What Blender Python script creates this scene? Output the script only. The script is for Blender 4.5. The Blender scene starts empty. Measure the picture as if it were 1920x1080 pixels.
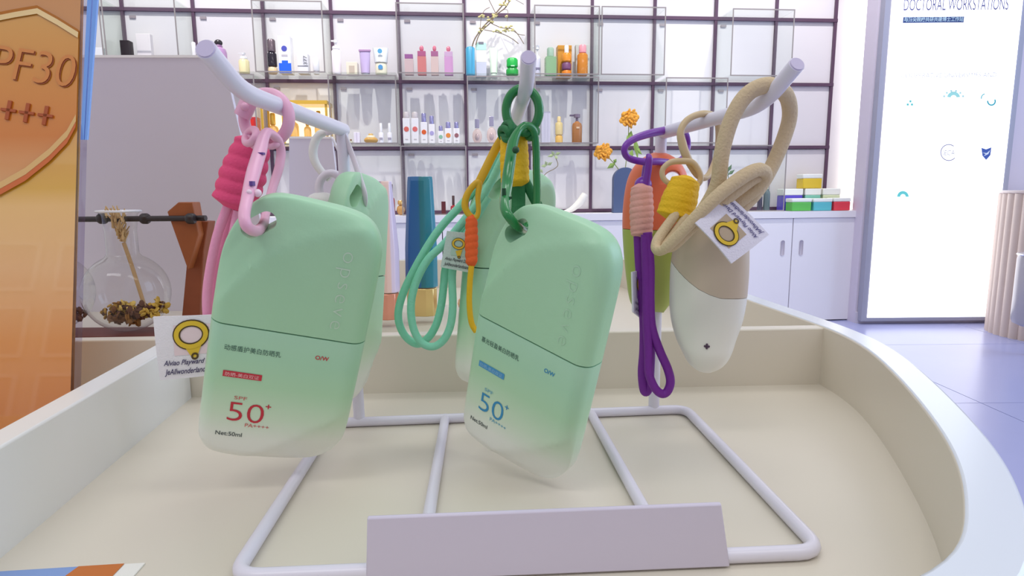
import bpy, bmesh, math, random
from mathutils import Vector, Matrix, Euler
random.seed(7)
S = bpy.context.scene
COL = S.collection

# ------------------------------------------------------------------ camera
F = 1160.0                       # focal length in pixels of the 1920x1080 frame
PITCH, ROLL = math.radians(8.58), math.radians(0.5)
CAM = Vector((0, 0, 0.70))
FW = Vector((0, math.cos(PITCH), -math.sin(PITCH)))
_r0 = Vector((1, 0, 0)); _u0 = _r0.cross(FW)
RT = _r0 * math.cos(ROLL) - _u0 * math.sin(ROLL)
UP = _u0 * math.cos(ROLL) + _r0 * math.sin(ROLL)
cd = bpy.data.cameras.new('camera'); cam = bpy.data.objects.new('camera', cd); COL.objects.link(cam)
cd.sensor_width = 36; cd.lens = F / 1920 * 36; cd.clip_start = 0.01; cd.clip_end = 100
m = Matrix((RT, UP, -FW)).transposed().to_4x4(); m.translation = CAM; cam.matrix_world = m
S.camera = cam

# ------------------------------------------------------------------ light
S.view_settings.view_transform = 'Standard'; S.view_settings.look = 'None'
S.view_settings.gamma = 1.0; S.view_settings.use_curve_mapping = False
S.view_settings.exposure = 0.2
S.cycles.transparent_max_bounces = 48
w = bpy.data.worlds.new('world'); S.world = w; w.use_nodes = True
w.node_tree.nodes['Background'].inputs[0].default_value = (0.93, 0.95, 1.0, 1)
w.node_tree.nodes['Background'].inputs[1].default_value = 0.62
def area(name, loc, target, sx, sy, watts, col=(1, 1, 1)):
    l = bpy.data.lights.new(name, 'AREA'); l.shape = 'RECTANGLE'; l.size = sx; l.size_y = sy
    l.energy = watts; l.color = col
    o = bpy.data.objects.new(name, l); COL.objects.link(o); o.location = loc
    o.rotation_euler = (Vector(target) - Vector(loc)).to_track_quat('-Z', 'Y').to_euler()
    return o
area('ceiling_lamp', (0.4, 1.2, 2.95), (0.4, 1.2, 0), 1.6, 0.4, 8)
area('ceiling_lamp', (-0.8, -0.9, 2.95), (-0.8, -0.9, 0), 1.6, 0.4, 12)
area('ceiling_lamp', (1.6, -0.6, 2.95), (1.6, -0.6, 0), 1.6, 0.4, 8)
area('blue_side_fill', (4.6, 1.2, 1.9), (0, 1.0, 0.7), 2.6, 2.2, 55, (0.5, 0.68, 1.0))  # added bluish fill from the right; no shopfront is modelled
def spot(name, loc, target, watts, size, blend, rad, col=(1, 0.98, 0.97)):
    l = bpy.data.lights.new(name, 'SPOT'); l.energy = watts; l.spot_size = math.radians(size)
    l.spot_blend = blend; l.shadow_soft_size = rad; l.color = col
    o = bpy.data.objects.new(name, l); COL.objects.link(o); o.location = loc
    o.rotation_euler = (Vector(target) - Vector(loc)).to_track_quat('-Z', 'Y').to_euler()
for x in (-1.55, -0.55, 0.45, 1.45):
    spot('wall_wash_lamp', (x, 2.5 + x * .087, 2.85), (x, 3.4 + x * .087, 1.05), 94, 58, 0.8, 0.015)

# ------------------------------------------------------------------ pixels to points
def ray(x, y): return FW + RT * ((x - 960) / F) - UP * ((y - 540) / F)
def P(x, y, D):                  # point on the pixel's ray at world depth y = D
    d = ray(x, y); return CAM + d * (D / d.y)
def PZ(x, y, z):                 # point on the pixel's ray at height z
    d = ray(x, y); return CAM + d * ((z - CAM.z) / d.z)
def proj(p):
    v = Vector(p) - CAM; d = v.dot(FW)
    return 960 + F * v.dot(RT) / d, 540 - F * v.dot(UP) / d
def pxm(D): return D / F         # metres per pixel at depth D
WY = math.radians(5.0); WO = Vector((0, 3.4, 0))
WU = Vector((math.cos(WY), math.sin(WY), 0)); WN = Vector((math.sin(WY), -math.cos(WY), 0))
def WP(u, n, z): return WO + WU * u + WN * n + Vector((0, 0, z))
def WPX(x, y, n):
    d = ray(x, y); o = WO + WN * n
    return CAM + d * ((o - CAM).dot(WN) / d.dot(WN))

# ------------------------------------------------------------------ materials
def lin(c):
    r = []
    for v in c[:3]:
        v /= 255.0; r.append(v / 12.92 if v <= 0.04045 else ((v + 0.055) / 1.055) ** 2.4)
    return tuple(r) + (1,)
MC = {}
def mat(col, rough=0.5, metal=0.0, noise=0.0, nscale=30, bump=0.0, bscale=200, emit=0, sss=0, coat=0, spec=0.5, trans=0):
    key = (tuple(col), rough, metal, noise, nscale, bump, bscale, emit, sss, coat, spec, trans)
    if key in MC: return MC[key]
    mt = bpy.data.materials.new('mat_%d_%d_%d' % tuple(col[:3])); mt.use_nodes = True
    nt = mt.node_tree; b = nt.nodes['Principled BSDF']
    b.inputs['Base Color'].default_value = lin(col); b.inputs['Roughness'].default_value = rough
    b.inputs['Metallic'].default_value = metal; b.inputs['Specular IOR Level'].default_value = spec
    if coat: b.inputs['Coat Weight'].default_value = coat; b.inputs['Coat Roughness'].default_value = 0.08
    if sss:
        b.inputs['Subsurface Weight'].default_value = sss; b.inputs['Subsurface Radius'].default_value = (.01, .01, .01)
    if trans: b.inputs['Transmission Weight'].default_value = trans
    if emit:
        b.inputs['Emission Color'].default_value = lin(col); b.inputs['Emission Strength'].default_value = emit
    if noise or bump:
        tc = nt.nodes.new('ShaderNodeTexCoord')
    if noise:
        n = nt.nodes.new('ShaderNodeTexNoise'); n.inputs['Scale'].default_value = nscale; n.inputs['Detail'].default_value = 4
        r = nt.nodes.new('ShaderNodeMix'); r.data_type = 'RGBA'
        c = lin(col); r.inputs[6].default_value = tuple(v * (1 - noise) for v in c[:3]) + (1,)
        r.inputs[7].default_value = tuple(min(1, v * (1 + noise)) for v in c[:3]) + (1,)
        nt.links.new(tc.outputs['Object'], n.inputs['Vector']); nt.links.new(n.outputs['Fac'], r.inputs[0])
        nt.links.new(r.outputs[2], b.inputs['Base Color'])
    if bump:
        n = nt.nodes.new('ShaderNodeTexNoise'); n.inputs['Scale'].default_value = bscale; n.inputs['Detail'].default_value = 2
        bp = nt.nodes.new('ShaderNodeBump'); bp.inputs['Strength'].default_value = bump; bp.inputs['Distance'].default_value = 0.001
        nt.links.new(tc.outputs['Object'], n.inputs['Vector']); nt.links.new(n.outputs['Fac'], bp.inputs['Height'])
        nt.links.new(bp.outputs['Normal'], b.inputs['Normal'])
    MC[key] = mt; return mt
def ramp_mat(name, stops, axis='Z', rough=0.4, coat=0, gloss=0, noise=0.0):
    """base colour of a thing, changing along its own axis (object space)"""
    mt = bpy.data.materials.new(name); mt.use_nodes = True; nt = mt.node_tree; b = nt.nodes['Principled BSDF']
    tc = nt.nodes.new('ShaderNodeTexCoord'); sp = nt.nodes.new('ShaderNodeSeparateXYZ')
    mr = nt.nodes.new('ShaderNodeMapRange'); cr = nt.nodes.new('ShaderNodeValToRGB')
    lo, hi = stops[0][0], stops[-1][0]
    mr.inputs[1].default_value = lo; mr.inputs[2].default_value = hi
    nt.links.new(tc.outputs['Object'], sp.inputs[0]); nt.links.new(sp.outputs[axis], mr.inputs[0])
    nt.links.new(mr.outputs[0], cr.inputs[0]); nt.links.new(cr.outputs[0], b.inputs['Base Color'])
    el = cr.color_ramp.elements
    while len(el) < len(stops): el.new(0.5)
    for e, (p, c) in zip(el, stops): e.position = (p - lo) / (hi - lo); e.color = lin(c)
    b.inputs['Roughness'].default_value = rough; b.inputs['Coat Weight'].default_value = coat
    b.inputs['Coat Roughness'].default_value = 0.05
    if gloss:
        g = nt.nodes.new('ShaderNodeBsdfGlossy'); g.inputs['Roughness'].default_value = 0.03
        mx = nt.nodes.new('ShaderNodeMixShader'); mx.inputs[0].default_value = gloss
        nt.links.new(b.outputs[0], mx.inputs[1]); nt.links.new(g.outputs[0], mx.inputs[2])
        nt.links.new(mx.outputs[0], nt.nodes['Material Output'].inputs[0])
    return mt
def glass(name, col, k=0.6, rough=0.02, edge=None):
    """thin clear sheet: transparent with a reflection that grows towards grazing angles"""
    mt = bpy.data.materials.new(name); mt.use_nodes = True; nt = mt.node_tree
    nt.nodes.remove(nt.nodes['Principled BSDF'])
    t = nt.nodes.new('ShaderNodeBsdfTransparent'); t.inputs[0].default_value = lin(col)
    g = nt.nodes.new('ShaderNodeBsdfGlossy'); g.inputs['Roughness'].default_value = rough
    fr = nt.nodes.new('ShaderNodeLayerWeight'); fr.inputs[0].default_value = 0.5
    pw = nt.nodes.new('ShaderNodeMath'); pw.operation = 'POWER'; pw.inputs[1].default_value = 3.0
    ml = nt.nodes.new('ShaderNodeMath'); ml.operation = 'MULTIPLY_ADD'; ml.inputs[1].default_value = k; ml.inputs[2].default_value = 0.025; ml.use_clamp = True
    nt.links.new(fr.outputs['Facing'], pw.inputs[0]); nt.links.new(pw.outputs[0], ml.inputs[0])
    mx = nt.nodes.new('ShaderNodeMixShader')
    nt.links.new(ml.outputs[0], mx.inputs[0])
    nt.links.new(t.outputs[0], mx.inputs[1]); nt.links.new(g.outputs[0], mx.inputs[2])
    nt.links.new(mx.outputs[0], nt.nodes['Material Output'].inputs[0])
    return mt
def tint(name, col, a):
    """coloured clear glass or liquid: part see-through, part coloured gloss"""
    key = ('t',) + tuple(col) + (a,)
    if key in MC: return MC[key]
    mt = bpy.data.materials.new(name); mt.use_nodes = True; nt = mt.node_tree; b = nt.nodes['Principled BSDF']
    b.inputs['Base Color'].default_value = lin(col); b.inputs['Roughness'].default_value = 0.12
    t = nt.nodes.new('ShaderNodeBsdfTransparent'); t.inputs[0].default_value = lin(col)
    mx = nt.nodes.new('ShaderNodeMixShader'); mx.inputs[0].default_value = a
    nt.links.new(t.outputs[0], mx.inputs[1]); nt.links.new(b.outputs[0], mx.inputs[2])
    nt.links.new(mx.outputs[0], nt.nodes['Material Output'].inputs[0])
    MC[key] = mt; return mt

# ------------------------------------------------------------------ mesh helpers
def wm(o):
    mm = o.matrix_basis.copy()
    while o.parent: o = o.parent; mm = o.matrix_basis @ mm
    return mm
class MB:
    def __init__(s): s.v = []; s.f = []; s.mi = []
    def add(s, vs, fs, mi=0):
        n = len(s.v); s.v += [Vector(v) for v in vs]; s.f += [[i + n for i in f] for f in fs]; s.mi += [mi] * len(fs)
        return s
    def box(s, c, h, R=None, mi=0):          # centre, half sizes, rotation matrix
        vs = []
        for k in range(8):
            v = Vector(((1 if k & 1 else -1) * h[0], (1 if k & 2 else -1) * h[1], (1 if k & 4 else -1) * h[2]))
            vs.append(Vector(c) + (R @ v if R else v))
        return s.add(vs, [[0, 2, 3, 1], [4, 5, 7, 6], [0, 1, 5, 4], [2, 6, 7, 3], [0, 4, 6, 2], [1, 3, 7, 5]], mi)
    def slab(s, quad, t, mi=0):              # four points and a thickness vector
        q = [Vector(p) for p in quad]; t = Vector(t)
        return s.add(q + [p + t for p in q], [[0, 1, 2, 3], [7, 6, 5, 4], [0, 4, 5, 1], [1, 5, 6, 2], [2, 6, 7, 3], [3, 7, 4, 0]], mi)
    def prism(s, pts, z0, z1, mi=0):         # plan outline between two heights
        n = len(pts)
        vs = [(p[0], p[1], z0) for p in pts] + [(p[0], p[1], z1) for p in pts]
        return s.add(vs, [list(range(n))[::-1], list(range(n, 2 * n))] + [[i, (i + 1) % n, n + (i + 1) % n, n + i] for i in range(n)], mi)
    def lathe(s, prof, c=(0, 0, 0), seg=20, sy=1.0, axis=None, mi=0, twist=None):
        c = Vector(c); Q = Vector((0, 0, 1)).rotation_difference(Vector(axis)).to_matrix() if axis else None
        vs = []; fs = []; n = len(prof)
        for (r, z) in prof:
            for k in range(seg):
                a = 2 * math.pi * k / seg; rr = r; zz = z
                if twist: rr, zz = twist(r, z, a)
                v = Vector((rr * math.cos(a), rr * sy * math.sin(a), zz)); vs.append(c + (Q @ v if Q else v))
        for i in range(n - 1):
            for k in range(seg):
                k2 = (k + 1) % seg; fs.append([i * seg + k, i * seg + k2, (i + 1) * seg + k2, (i + 1) * seg + k])
        fs.append([k for k in range(seg)][::-1]); fs.append([(n - 1) * seg + k for k in range(seg)])
        return s.add(vs, fs, mi)
    def tube(s, pts, r, closed=False, seg=12, sub=8, flat=1.0, mi=0, raw=False):
        pts = [Vector(p) for p in pts]; n = len(pts)
        rs = list(r) if isinstance(r, (list, tuple)) else [r] * n
        path = []; rad = []
        if raw: path, rad = pts, rs
        else:
            for i in range(n if closed else n - 1):
                g = lambda k: pts[k % n] if closed else pts[max(0, min(n - 1, k))]
                p0, p1, p2, p3 = g(i - 1), g(i), g(i + 1), g(i + 2)
                for k in range(sub):
                    t = k / sub
                    path.append(0.5 * ((2 * p1) + (p2 - p0) * t + (2 * p0 - 5 * p1 + 4 * p2 - p3) * t * t + (3 * p1 - p0 - 3 * p2 + p3) * t ** 3))
                    rad.append(rs[i] * (1 - t) + rs[(i + 1) % n] * t)
            if not closed: path.append(pts[-1]); rad.append(rs[-1])
        N = len(path); vs = []; fs = []
        tang = lambda i: ((path[(i + 1) % N] - path[i - 1]) if closed else (path[min(N - 1, i + 1)] - path[max(0, i - 1)])).normalized()
        T = tang(0); nrm = (CAM - path[0]); nrm = nrm - T * nrm.dot(T)
        if nrm.length < 1e-6: nrm = T.orthogonal()
        nrm.normalize(); T0 = T
        for i in range(N):
            T = tang(i); q = T0.rotation_difference(T); nrm = q @ nrm; nrm = (nrm - T * nrm.dot(T)).normalized(); T0 = T
            B = T.cross(nrm)
            for k in range(seg):
                a = 2 * math.pi * k / seg
                vs.append(path[i] + nrm * (rad[i] * flat * math.cos(a)) + B * (rad[i] * math.sin(a)))
        for i in range(N if closed else N - 1):
            j = (i + 1) % N
            for k in range(seg):
                k2 = (k + 1) % seg; fs.append([i * seg + k, i * seg + k2, j * seg + k2, j * seg + k])
        if not closed: fs.append(list(range(seg))[::-1]); fs.append([(N - 1) * seg + k for k in range(seg)])
        return s.add(vs, fs, mi)
    def sphere(s, c, r, sc=(1, 1, 1), seg=12, rings=8, mi=0, R=None):
        prof = [(max(1e-5, r * math.sin(math.pi * i / rings)), -r * math.cos(math.pi * i / rings)) for i in range(rings + 1)]
        t = MB().lathe(prof, seg=seg)
        vs = [Vector((v.x * sc[0], v.y * sc[1], v.z * sc[2])) for v in t.v]
        return s.add([Vector(c) + (R @ v if R else v) for v in vs], t.f, mi)
    def build(s, name, mats, parent=None, local=False, sharp=40):
        vs = s.v; loc = Vector((0, 0, 0))
        if parent is None:
            xs = [v.x for v in vs]; ys = [v.y for v in vs]; zs = [v.z for v in vs]
            loc = Vector(((min(xs) + max(xs)) / 2, (min(ys) + max(ys)) / 2, min(zs)))
            vs = [v - loc for v in vs]
        elif not local:
            iv = wm(parent).inverted(); vs = [iv @ v for v in vs]
        me = bpy.data.meshes.new(name); me.from_pydata([tuple(v) for v in vs], [], s.f); me.update()
        for mt in (mats if isinstance(mats, (list, tuple)) else [mats]): me.materials.append(mt)
        me.polygons.foreach_set('material_index', s.mi); me.polygons.foreach_set('use_smooth', [True] * len(s.f))
        bm = bmesh.new(); bm.from_mesh(me); bmesh.ops.recalc_face_normals(bm, faces=bm.faces); bm.to_mesh(me); bm.free()
        me.set_sharp_from_angle(angle=math.radians(sharp))
        o = bpy.data.objects.new(name, me); COL.objects.link(o); o.location = loc
        if parent: o.parent = parent
        return o
def tag(o, label=None, cat=None, group=None, kind=None):
    if label: o['label'] = label
    if cat: o['category'] = cat
    if group: o['group'] = group
    if kind: o['kind'] = kind
    return o
def thing(name, label, cat, loc, group=None, rot=(0, 0, 0)):
    o = bpy.data.objects.new(name, None); o.empty_display_size = 0.02; COL.objects.link(o)
    o.location = loc; o.rotation_euler = rot
    return tag(o, label, cat, group)
_tc = {}
def text2d(body, width=None, height=None, shear=0.0, bold=0.0, spacing=1.0):
    """filled outlines of a line of lettering as 2-D points and faces, scaled to the width / height wanted"""
    c = bpy.data.curves.new('txt', 'FONT'); c.body = body; c.shear = shear; c.offset = bold; c.space_character = spacing
    c.resolution_u = 4
    o = bpy.data.objects.new('txt', c); COL.objects.link(o); bpy.context.view_layer.update()
    ev = o.evaluated_get(bpy.context.evaluated_depsgraph_get()); me = ev.to_mesh()
    vs = [(v.co.x, v.co.y) for v in me.vertices]; fs = [list(p.vertices) for p in me.polygons]; ev.to_mesh_clear()
    bpy.data.objects.remove(o); bpy.data.curves.remove(c)
    x0, x1 = min(v[0] for v in vs), max(v[0] for v in vs); y0, y1 = min(v[1] for v in vs), max(v[1] for v in vs)
    sx = (width / (x1 - x0)) if width else None; sy = (height / (y1 - y0)) if height else None
    sx = sx or sy; sy = sy or sx
    return [((v[0] - x0) * sx, (v[1] - y0) * sy) for v in vs], fs
def flat_text(mb, body, fn, width=None, height=None, **kw):
    vs, fs = text2d(body, width, height, **kw)
    return mb.add([fn(x, y) for x, y in vs], fs)
WHITE = mat((238, 236, 236), 0.45)
CLEAR = glass('clear_acrylic', (250, 252, 250), 0.22)
EDGE = mat((150, 142, 140), 0.2)

# ================================================================== SETTING
ZR = [0.60, 0.948, 1.285, 1.622, 1.958, 2.295]        # cabinet top, then the frame bars
U0, DU = -1.9206, 0.3366
def uk(k): return U0 + DU * k
wall_m = mat((228, 223, 226), 0.55, noise=0.015, nscale=8)
wb = MB(); RZ = Matrix.Rotation(WY, 3, 'Z')
u_l, u_r = uk(-4), uk(11) + 0.17
wb.box((0, 0, 1.4), ((u_r - u_l) / 2, 0.025, 1.4))
wall_back = wb.build('wall_back', wall_m); wall_back.location = WP((u_l + u_r) / 2, -0.04, 0); wall_back.rotation_euler = (0, 0, WY)
tag(wall_back, 'white back wall with a dark steel grid of shelf cells', kind='structure')
panel_me = None
for k in range(-4, 11):
    for r in range(0, 5):
        cz = (ZR[r] + ZR[r + 1]) / 2
        if panel_me is None:
            o = MB().box((0, 0, 0), (DU / 2 - 0.006, 0.007, 0.162)).build('wall_panel', wall_m, wall_back, local=True); panel_me = o.data
        else:
            o = bpy.data.objects.new('wall_panel', panel_me); COL.objects.link(o); o.parent = wall_back
        o.location = wm(wall_back).inverted() @ WP(uk(k) + DU / 2, -0.007, cz)
bar_m = mat((92, 66, 88), 0.4, noise=0.06, nscale=20)
for k in range(-4, 12):
    MB().box(WP(uk(k), 0.003, (ZR[0] + ZR[-1]) / 2), (0.0078, 0.009, (ZR[-1] - ZR[0]) / 2), RZ).build('frame_bar', bar_m, wall_back)
for r in range(0, 6):
    MB().box(WP((uk(-4) + uk(11)) / 2, 0.0035, ZR[r] + (0.011 if r == 0 else 0)), ((uk(11) - uk(-4)) / 2 + .009, 0.0105, 0.0085), RZ).build('frame_bar', bar_m, wall_back)
tag_m = mat((158, 146, 152), 0.5)
for k in range(-2, 10):
    for r in range(0, 3):
        MB().box(WP(uk(k) + 0.045, 0.003, ZR[r + 1] - 0.035), (0.015, 0.003, 0.0058), RZ).build('cell_label', tag_m, wall_back)
# side wall with the light strip
led = MB().box(WP(uk(11) + 0.135, 0.02, 1.45), (0.022, 0.018, 0.85), RZ)
o = led.build('light_strip', mat((255, 253, 244), 0.5, emit=1.4)); tag(o, 'glowing vertical light strip beside the shelf wall', 'light')
YR = 3.27
wr = MB().box((1.845 + 1.6, YR + 0.05, 1.4), (1.6, 0.05, 1.4))
wall_right = tag(wr.build('wall_right', mat((214, 205, 220), 0.6, noise=0.02, nscale=6)), kind='structure')
tag(MB().box((1.845 + 1.6, YR - 0.006, 0.03), (1.6, 0.006, 0.03)).build('baseboard_right', mat((206, 200, 214), 0.5, noise=0.12, nscale=9)), kind='structure')
# floor of large tiles
fl = MB().box((0.4, 0.6, -0.035), (4.6, 4.2, 0.03)); floor = tag(fl.build('floor', mat((150, 150, 178), 0.6)), kind='structure')
tile_m = mat((164, 168, 212), 0.25, noise=0.03, nscale=5); tm = None
for i in range(-4, 6):
    for j in range(-4, 6):
        c = Vector((0.36 + i * 0.8, 0.78 + j * 0.8, -0.0025))
        if tm is None:
            o = MB().box((0, 0, 0), (0.3985, 0.3985, 0.0025)).build('floor_tile', tile_m, floor, local=True); tm = o.data
        else:
            o = bpy.data.objects.new('floor_tile', tm); COL.objects.link(o); o.parent = floor
        o.location = c - floor.location
# wall behind the camera with the framed certificates that mirror in the poster
tag(MB().box((0.4, -3.65, 1.4), (4.6, 0.05, 1.4)).build('wall_front', mat((226, 214, 214), 0.6)), kind='structure')
fr_m, pap_m = mat((240, 236, 236), 0.4), mat((196, 178, 190), 0.6, noise=0.1, nscale=12)
for i in range(7):
    for j in range(3):
        c = Vector((-3.8 + i * 0.40, -3.58, 1.15 + j * 0.44))
        root = thing('certificate_frame', 'white framed certificate, %s from left in the %s row on the facing wall' % (('first', 'second', 'third', 'fourth', 'fifth', 'sixth', 'seventh')[i], ('bottom', 'middle', 'top')[j]), 'frame', c - Vector((0, 0, .17)), 'framed certificates on the wall facing the shelves')
        f_ = MB()
        for sx in (-1, 1): f_.box(c + Vector((sx * 0.135, 0, 0)), (0.012, 0.012, 0.17))
        for sz in (-1, 1): f_.box(c + Vector((0, 0, sz * 0.158)), (0.123, 0.012, 0.012))
        f_.build('frame', fr_m, root)
        MB().box(c - Vector((0, .004, 0)), (0.123, 0.003, 0.146)).build('sheet', pap_m, root)

# cabinets under the shelves
cab_m = mat((232, 229, 234), 0.45, noise=0.01, nscale=5); gap_m = mat((170, 165, 172), 0.6)
cab_r = (WPX(1605, 500, 0.22) - WO).dot(WU)
dw = 0.372
lab = ['white low cabinet with two pill-slot doors at the right end of the row', 'white low cabinet second from the right end of the row',
       'white low cabinet in the middle of the row behind the mint bottles', 'white low cabinet fourth from the right end of the row', 'white low cabinet at the left end of the row']
for i in range(5):
    u1 = cab_r - i * 2 * dw; u0 = u1 - 2 * dw; uc = (u0 + u1) / 2
    root = thing('cabinet', lab[i], 'cabinet', WP(uc, 0.1, 0), 'low cabinets along the shelf wall')
    MB().box(WP(uc, 0.1, 0.285), (dw - 0.001, 0.1, 0.2785), RZ).build('body', gap_m, root)
    for s_ in (-1, 1):
        d = MB().box(WP(uc + s_ * dw / 2, 0.21, 0.285), (dw / 2 - 0.0025, 0.01, 0.278), RZ).build('door', cab_m, root)
        hx = uc + s_ * 0.052; prof = []
        for a in range(24):
            t = 2 * math.pi * a / 24; prof.append((0.0085 * math.cos(t), 0.0085 * math.sin(t) + (0.03 if math.sin(t) >= 0 else -0.03)))
        h = MB(); n = len(prof)
        for (sc, nn) in ((1.6, 0.2208), (1.0, 0.2216)):
            pass
        vs = [WP(hx + p[0] * 1.0, 0.2205, 0.405 + p[1]) for p in prof] + [WP(hx + p[0] * 1.25, 0.2225, 0.405 + p[1] * 1.06) for p in prof]
        h.add(vs, [list(range(n))] + [[k, (k + 1) % n, n + (k + 1) % n, n + k] for k in range(n)])
        h.build('handle', mat((176, 168, 180), 0.4), d)
uc = cab_r - 5 * dw
ct = MB().box(WP(uc, 0.112, 0.582), (5 * dw + 0.002, 0.116, 0.0175), RZ).build('cabinet_worktop', cab_m)
tag(ct, 'continuous white worktop running along the low cabinets', 'worktop')

# lightbox sign on the side wall
YL = YR - 0.045
def L(x, y): return P(x, y, YL)
bl, br, tl, tr = L(1630, 597), L(1851, 592), L(1667, 2), L(1919, 2)
x0, x1 = (bl.x + tl.x) / 2, (br.x + tr.x) / 2; zb = (bl.z + br.z) / 2; zt = 2.15
root = thing('lightbox_sign', 'tall glowing white lightbox sign with faint logos on the right wall', 'sign', ((x0 + x1) / 2, YL, zb))
MB().box(((x0 + x1) / 2, YL + 0.02, (zb + zt) / 2), ((x1 - x0) / 2 + .03, 0.02, (zt - zb) / 2 + .02)).build('housing', mat((160, 160, 178), 0.4), root)
face = MB().box(((x0 + x1) / 2, YL - 0.002, (zb + zt) / 2), ((x1 - x0) / 2, 0.002, (zt - zb) / 2)).build('panel', mat((252, 254, 255), 0.5, emit=1.25), root)
YT = YL - 0.0055
def ink(col): return mat(col, 0.6, emit=0)
def lb_text(name, body, px0, px1, py, hpx, col, **kw):
    a, b = P(px0, py, YT), P(px1, py, YT); mb = MB()
    flat_text(mb, body, lambda x, y: Vector((a.x + x, YT, a.z + y)), b.x - a.x, hpx * pxm(YT), **kw)
    return mb.build(name, ink(col), root)
lb_text('lettering', 'DOCTORAL WORKSTATIONS', 1694, 1890, 20, 20, (96, 94, 150))
a, b = P(1693, 43, YT), P(1808, 31, YT)
MB().box(((a.x + b.x) / 2, YT + .001, (a.z + b.z) / 2), ((b.x - a.x) / 2, 0.0008, (b.z - a.z) / 2)).build('text_band', ink((62, 84, 140)), root)
YT -= 0.0015
lb_text('lettering', '与顶尖院校共研共建博士工作站', 1695, 1806, 41, 8, (215, 245, 255), bold=0.01)
lb_text('lettering', 'COOPERATIVE UNIVERSITIES AND', 1689, 1868, 146, 8, (196, 196, 210))
lb_text('lettering', 'IECA', 1768, 1790, 291, 9, (150, 150, 170))
def lb_shape(name, pts, col):
    q = [P(x, y, YT) for x, y in pts]; n = len(q)
    MB().add(q, [list(range(n))]).build(name, ink(col), root)
def lb_ring(name, cx, cy, r, wd, a0, a1, col, n=24):
    mb = MB(); vs = []
    for k in range(n + 1):
        t = math.radians(a0 + (a1 - a0) * k / n)
        for rr in (r - wd / 2, r + wd / 2): vs.append(P(cx + rr * math.cos(t), cy - rr * math.sin(t), YT))
    mb.add(vs, [[2 * k, 2 * k + 1, 2 * k + 3, 2 * k + 2] for k in range(n)]).build(name, ink(col), root)
lb_shape('emblem', [(1840, 277), (1849, 280), (1859, 276), (1857, 291), (1849, 300), (1842, 292)], (58, 92, 178))
YT -= 0.001
lb_shape('emblem_mark', [(1842, 286), (1850, 287), (1857, 281), (1853, 289), (1844, 293), (1848, 289)], (230, 240, 255))
lb_ring('logo_ring', 1779, 286, 15, 1.8, 50, 320, (140, 138, 170))
lb_ring('logo_arc', 1693, 369, 8, 6, 0, 180, (110, 222, 216))
lb_ring('logo_arc', 1788, 184, 9, 7, 10, 170, (170, 236, 226))
for t in range(20, 180, 28):
    c, s_ = math.cos(math.radians(t)), math.sin(math.radians(t))
    lb_shape('logo_dot', [(1788 + 19 * c - 2, 186 - 16 * s_ - 2), (1788 + 19 * c + 2, 186 - 16 * s_ - 2), (1788 + 19 * c + 2, 186 - 16 * s_ + 2), (1788 + 19 * c - 2, 186 - 16 * s_ + 2)], (200, 240, 232))
lb_ring('logo_curl', 1859, 190, 7, 3, 170, 390, (70, 180, 190))
lb_ring('logo_curl', 1848, 184, 8, 2, 100, 190, (90, 190, 196))
for (x, y) in ((1707, 190), (1702, 196), (1710, 196)):
    lb_shape('logo_dot', [(x - 2, y - 2), (x + 2, y - 2), (x + 2, y + 2), (x - 2, y + 2)], (90, 196, 190))
root = None

# ================================================================== DISPLAY TRAY
ZF, ZW = 0.571, 0.611
tray_m = mat((220, 212, 197), 0.33, noise=0.012, nscale=6); rim_m = mat((216, 222, 232), 0.22); white_m = mat((230, 230, 229), 0.25)  # rim_m is tinted cool to carry a blue reflection
def cat2(pts, sub=6):
    out = []
    for i in range(len(pts) - 1):
        g = lambda k: Vector(pts[max(0, min(len(pts) - 1, k))])
        p0, p1, p2, p3 = g(i - 1), g(i), g(i + 1), g(i + 2)
        for k in range(sub):
            t = k / sub; out.append(0.5 * ((2 * p1) + (p2 - p0) * t + (2 * p0 - 5 * p1 + 4 * p2 - p3) * t * t + (3 * p1 - p0 - 3 * p2 + p3) * t ** 3))
    out.append(Vector(pts[-1])); return out
def plan(px, z): p = PZ(px[0], px[1], z); return (p.x, p.y)
inner = [(-0.62, 0.09), (-0.40, 0.088), (-0.18, 0.09), (-0.04, 0.097), (0.045, 0.115)]
inner += [plan(p, ZW) for p in ((1775, 1070), (1806, 960), (1800, 880), (1752, 785), (1640, 660), (1552, 613))]
inner += [plan((1400, 562), ZW), (0.185, 0.70), (0.150, 0.86)]
inner = cat2(inner)
for _ in range(14): inner = [inner[0]] + [(inner[i - 1] + inner[i] * 2 + inner[i + 1]) / 4 for i in range(1, len(inner) - 1)] + [inner[-1]]
back = PZ(1130, 483, ZW)
inner = inner + [Vector((0.10, back.y)), Vector((-0.62, back.y - 0.02))]
def offset(pts, d):
    out = []
    for i, p in enumerate(pts):
        a, b = pts[max(0, i - 1)], pts[min(len(pts) - 1, i + 1)]; t = (b - a).normalized(); out.append(p + Vector((t.y, -t.x)) * d)
    return out
outer = offset(inner, 0.0145)
tray = thing('display_tray', 'white kidney-shaped display tray table with raised curved rim', 'display table', (0, 0.4, 0))
def strip(mb, A, B, z0, z1):
    n = len(A)
    for (i, j) in [(k, k + 1) for k in range(n - 1)]:
        q = [A[i], A[j], B[j], B[i]]
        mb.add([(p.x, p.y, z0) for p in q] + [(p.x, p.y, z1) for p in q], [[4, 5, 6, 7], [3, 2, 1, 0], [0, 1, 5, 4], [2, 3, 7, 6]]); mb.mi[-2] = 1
    mb.add([(A[0].x, A[0].y, z0), (B[0].x, B[0].y, z0), (B[0].x, B[0].y, z1), (A[0].x, A[0].y, z1)], [[0, 1, 2, 3]])
    return mb
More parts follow.
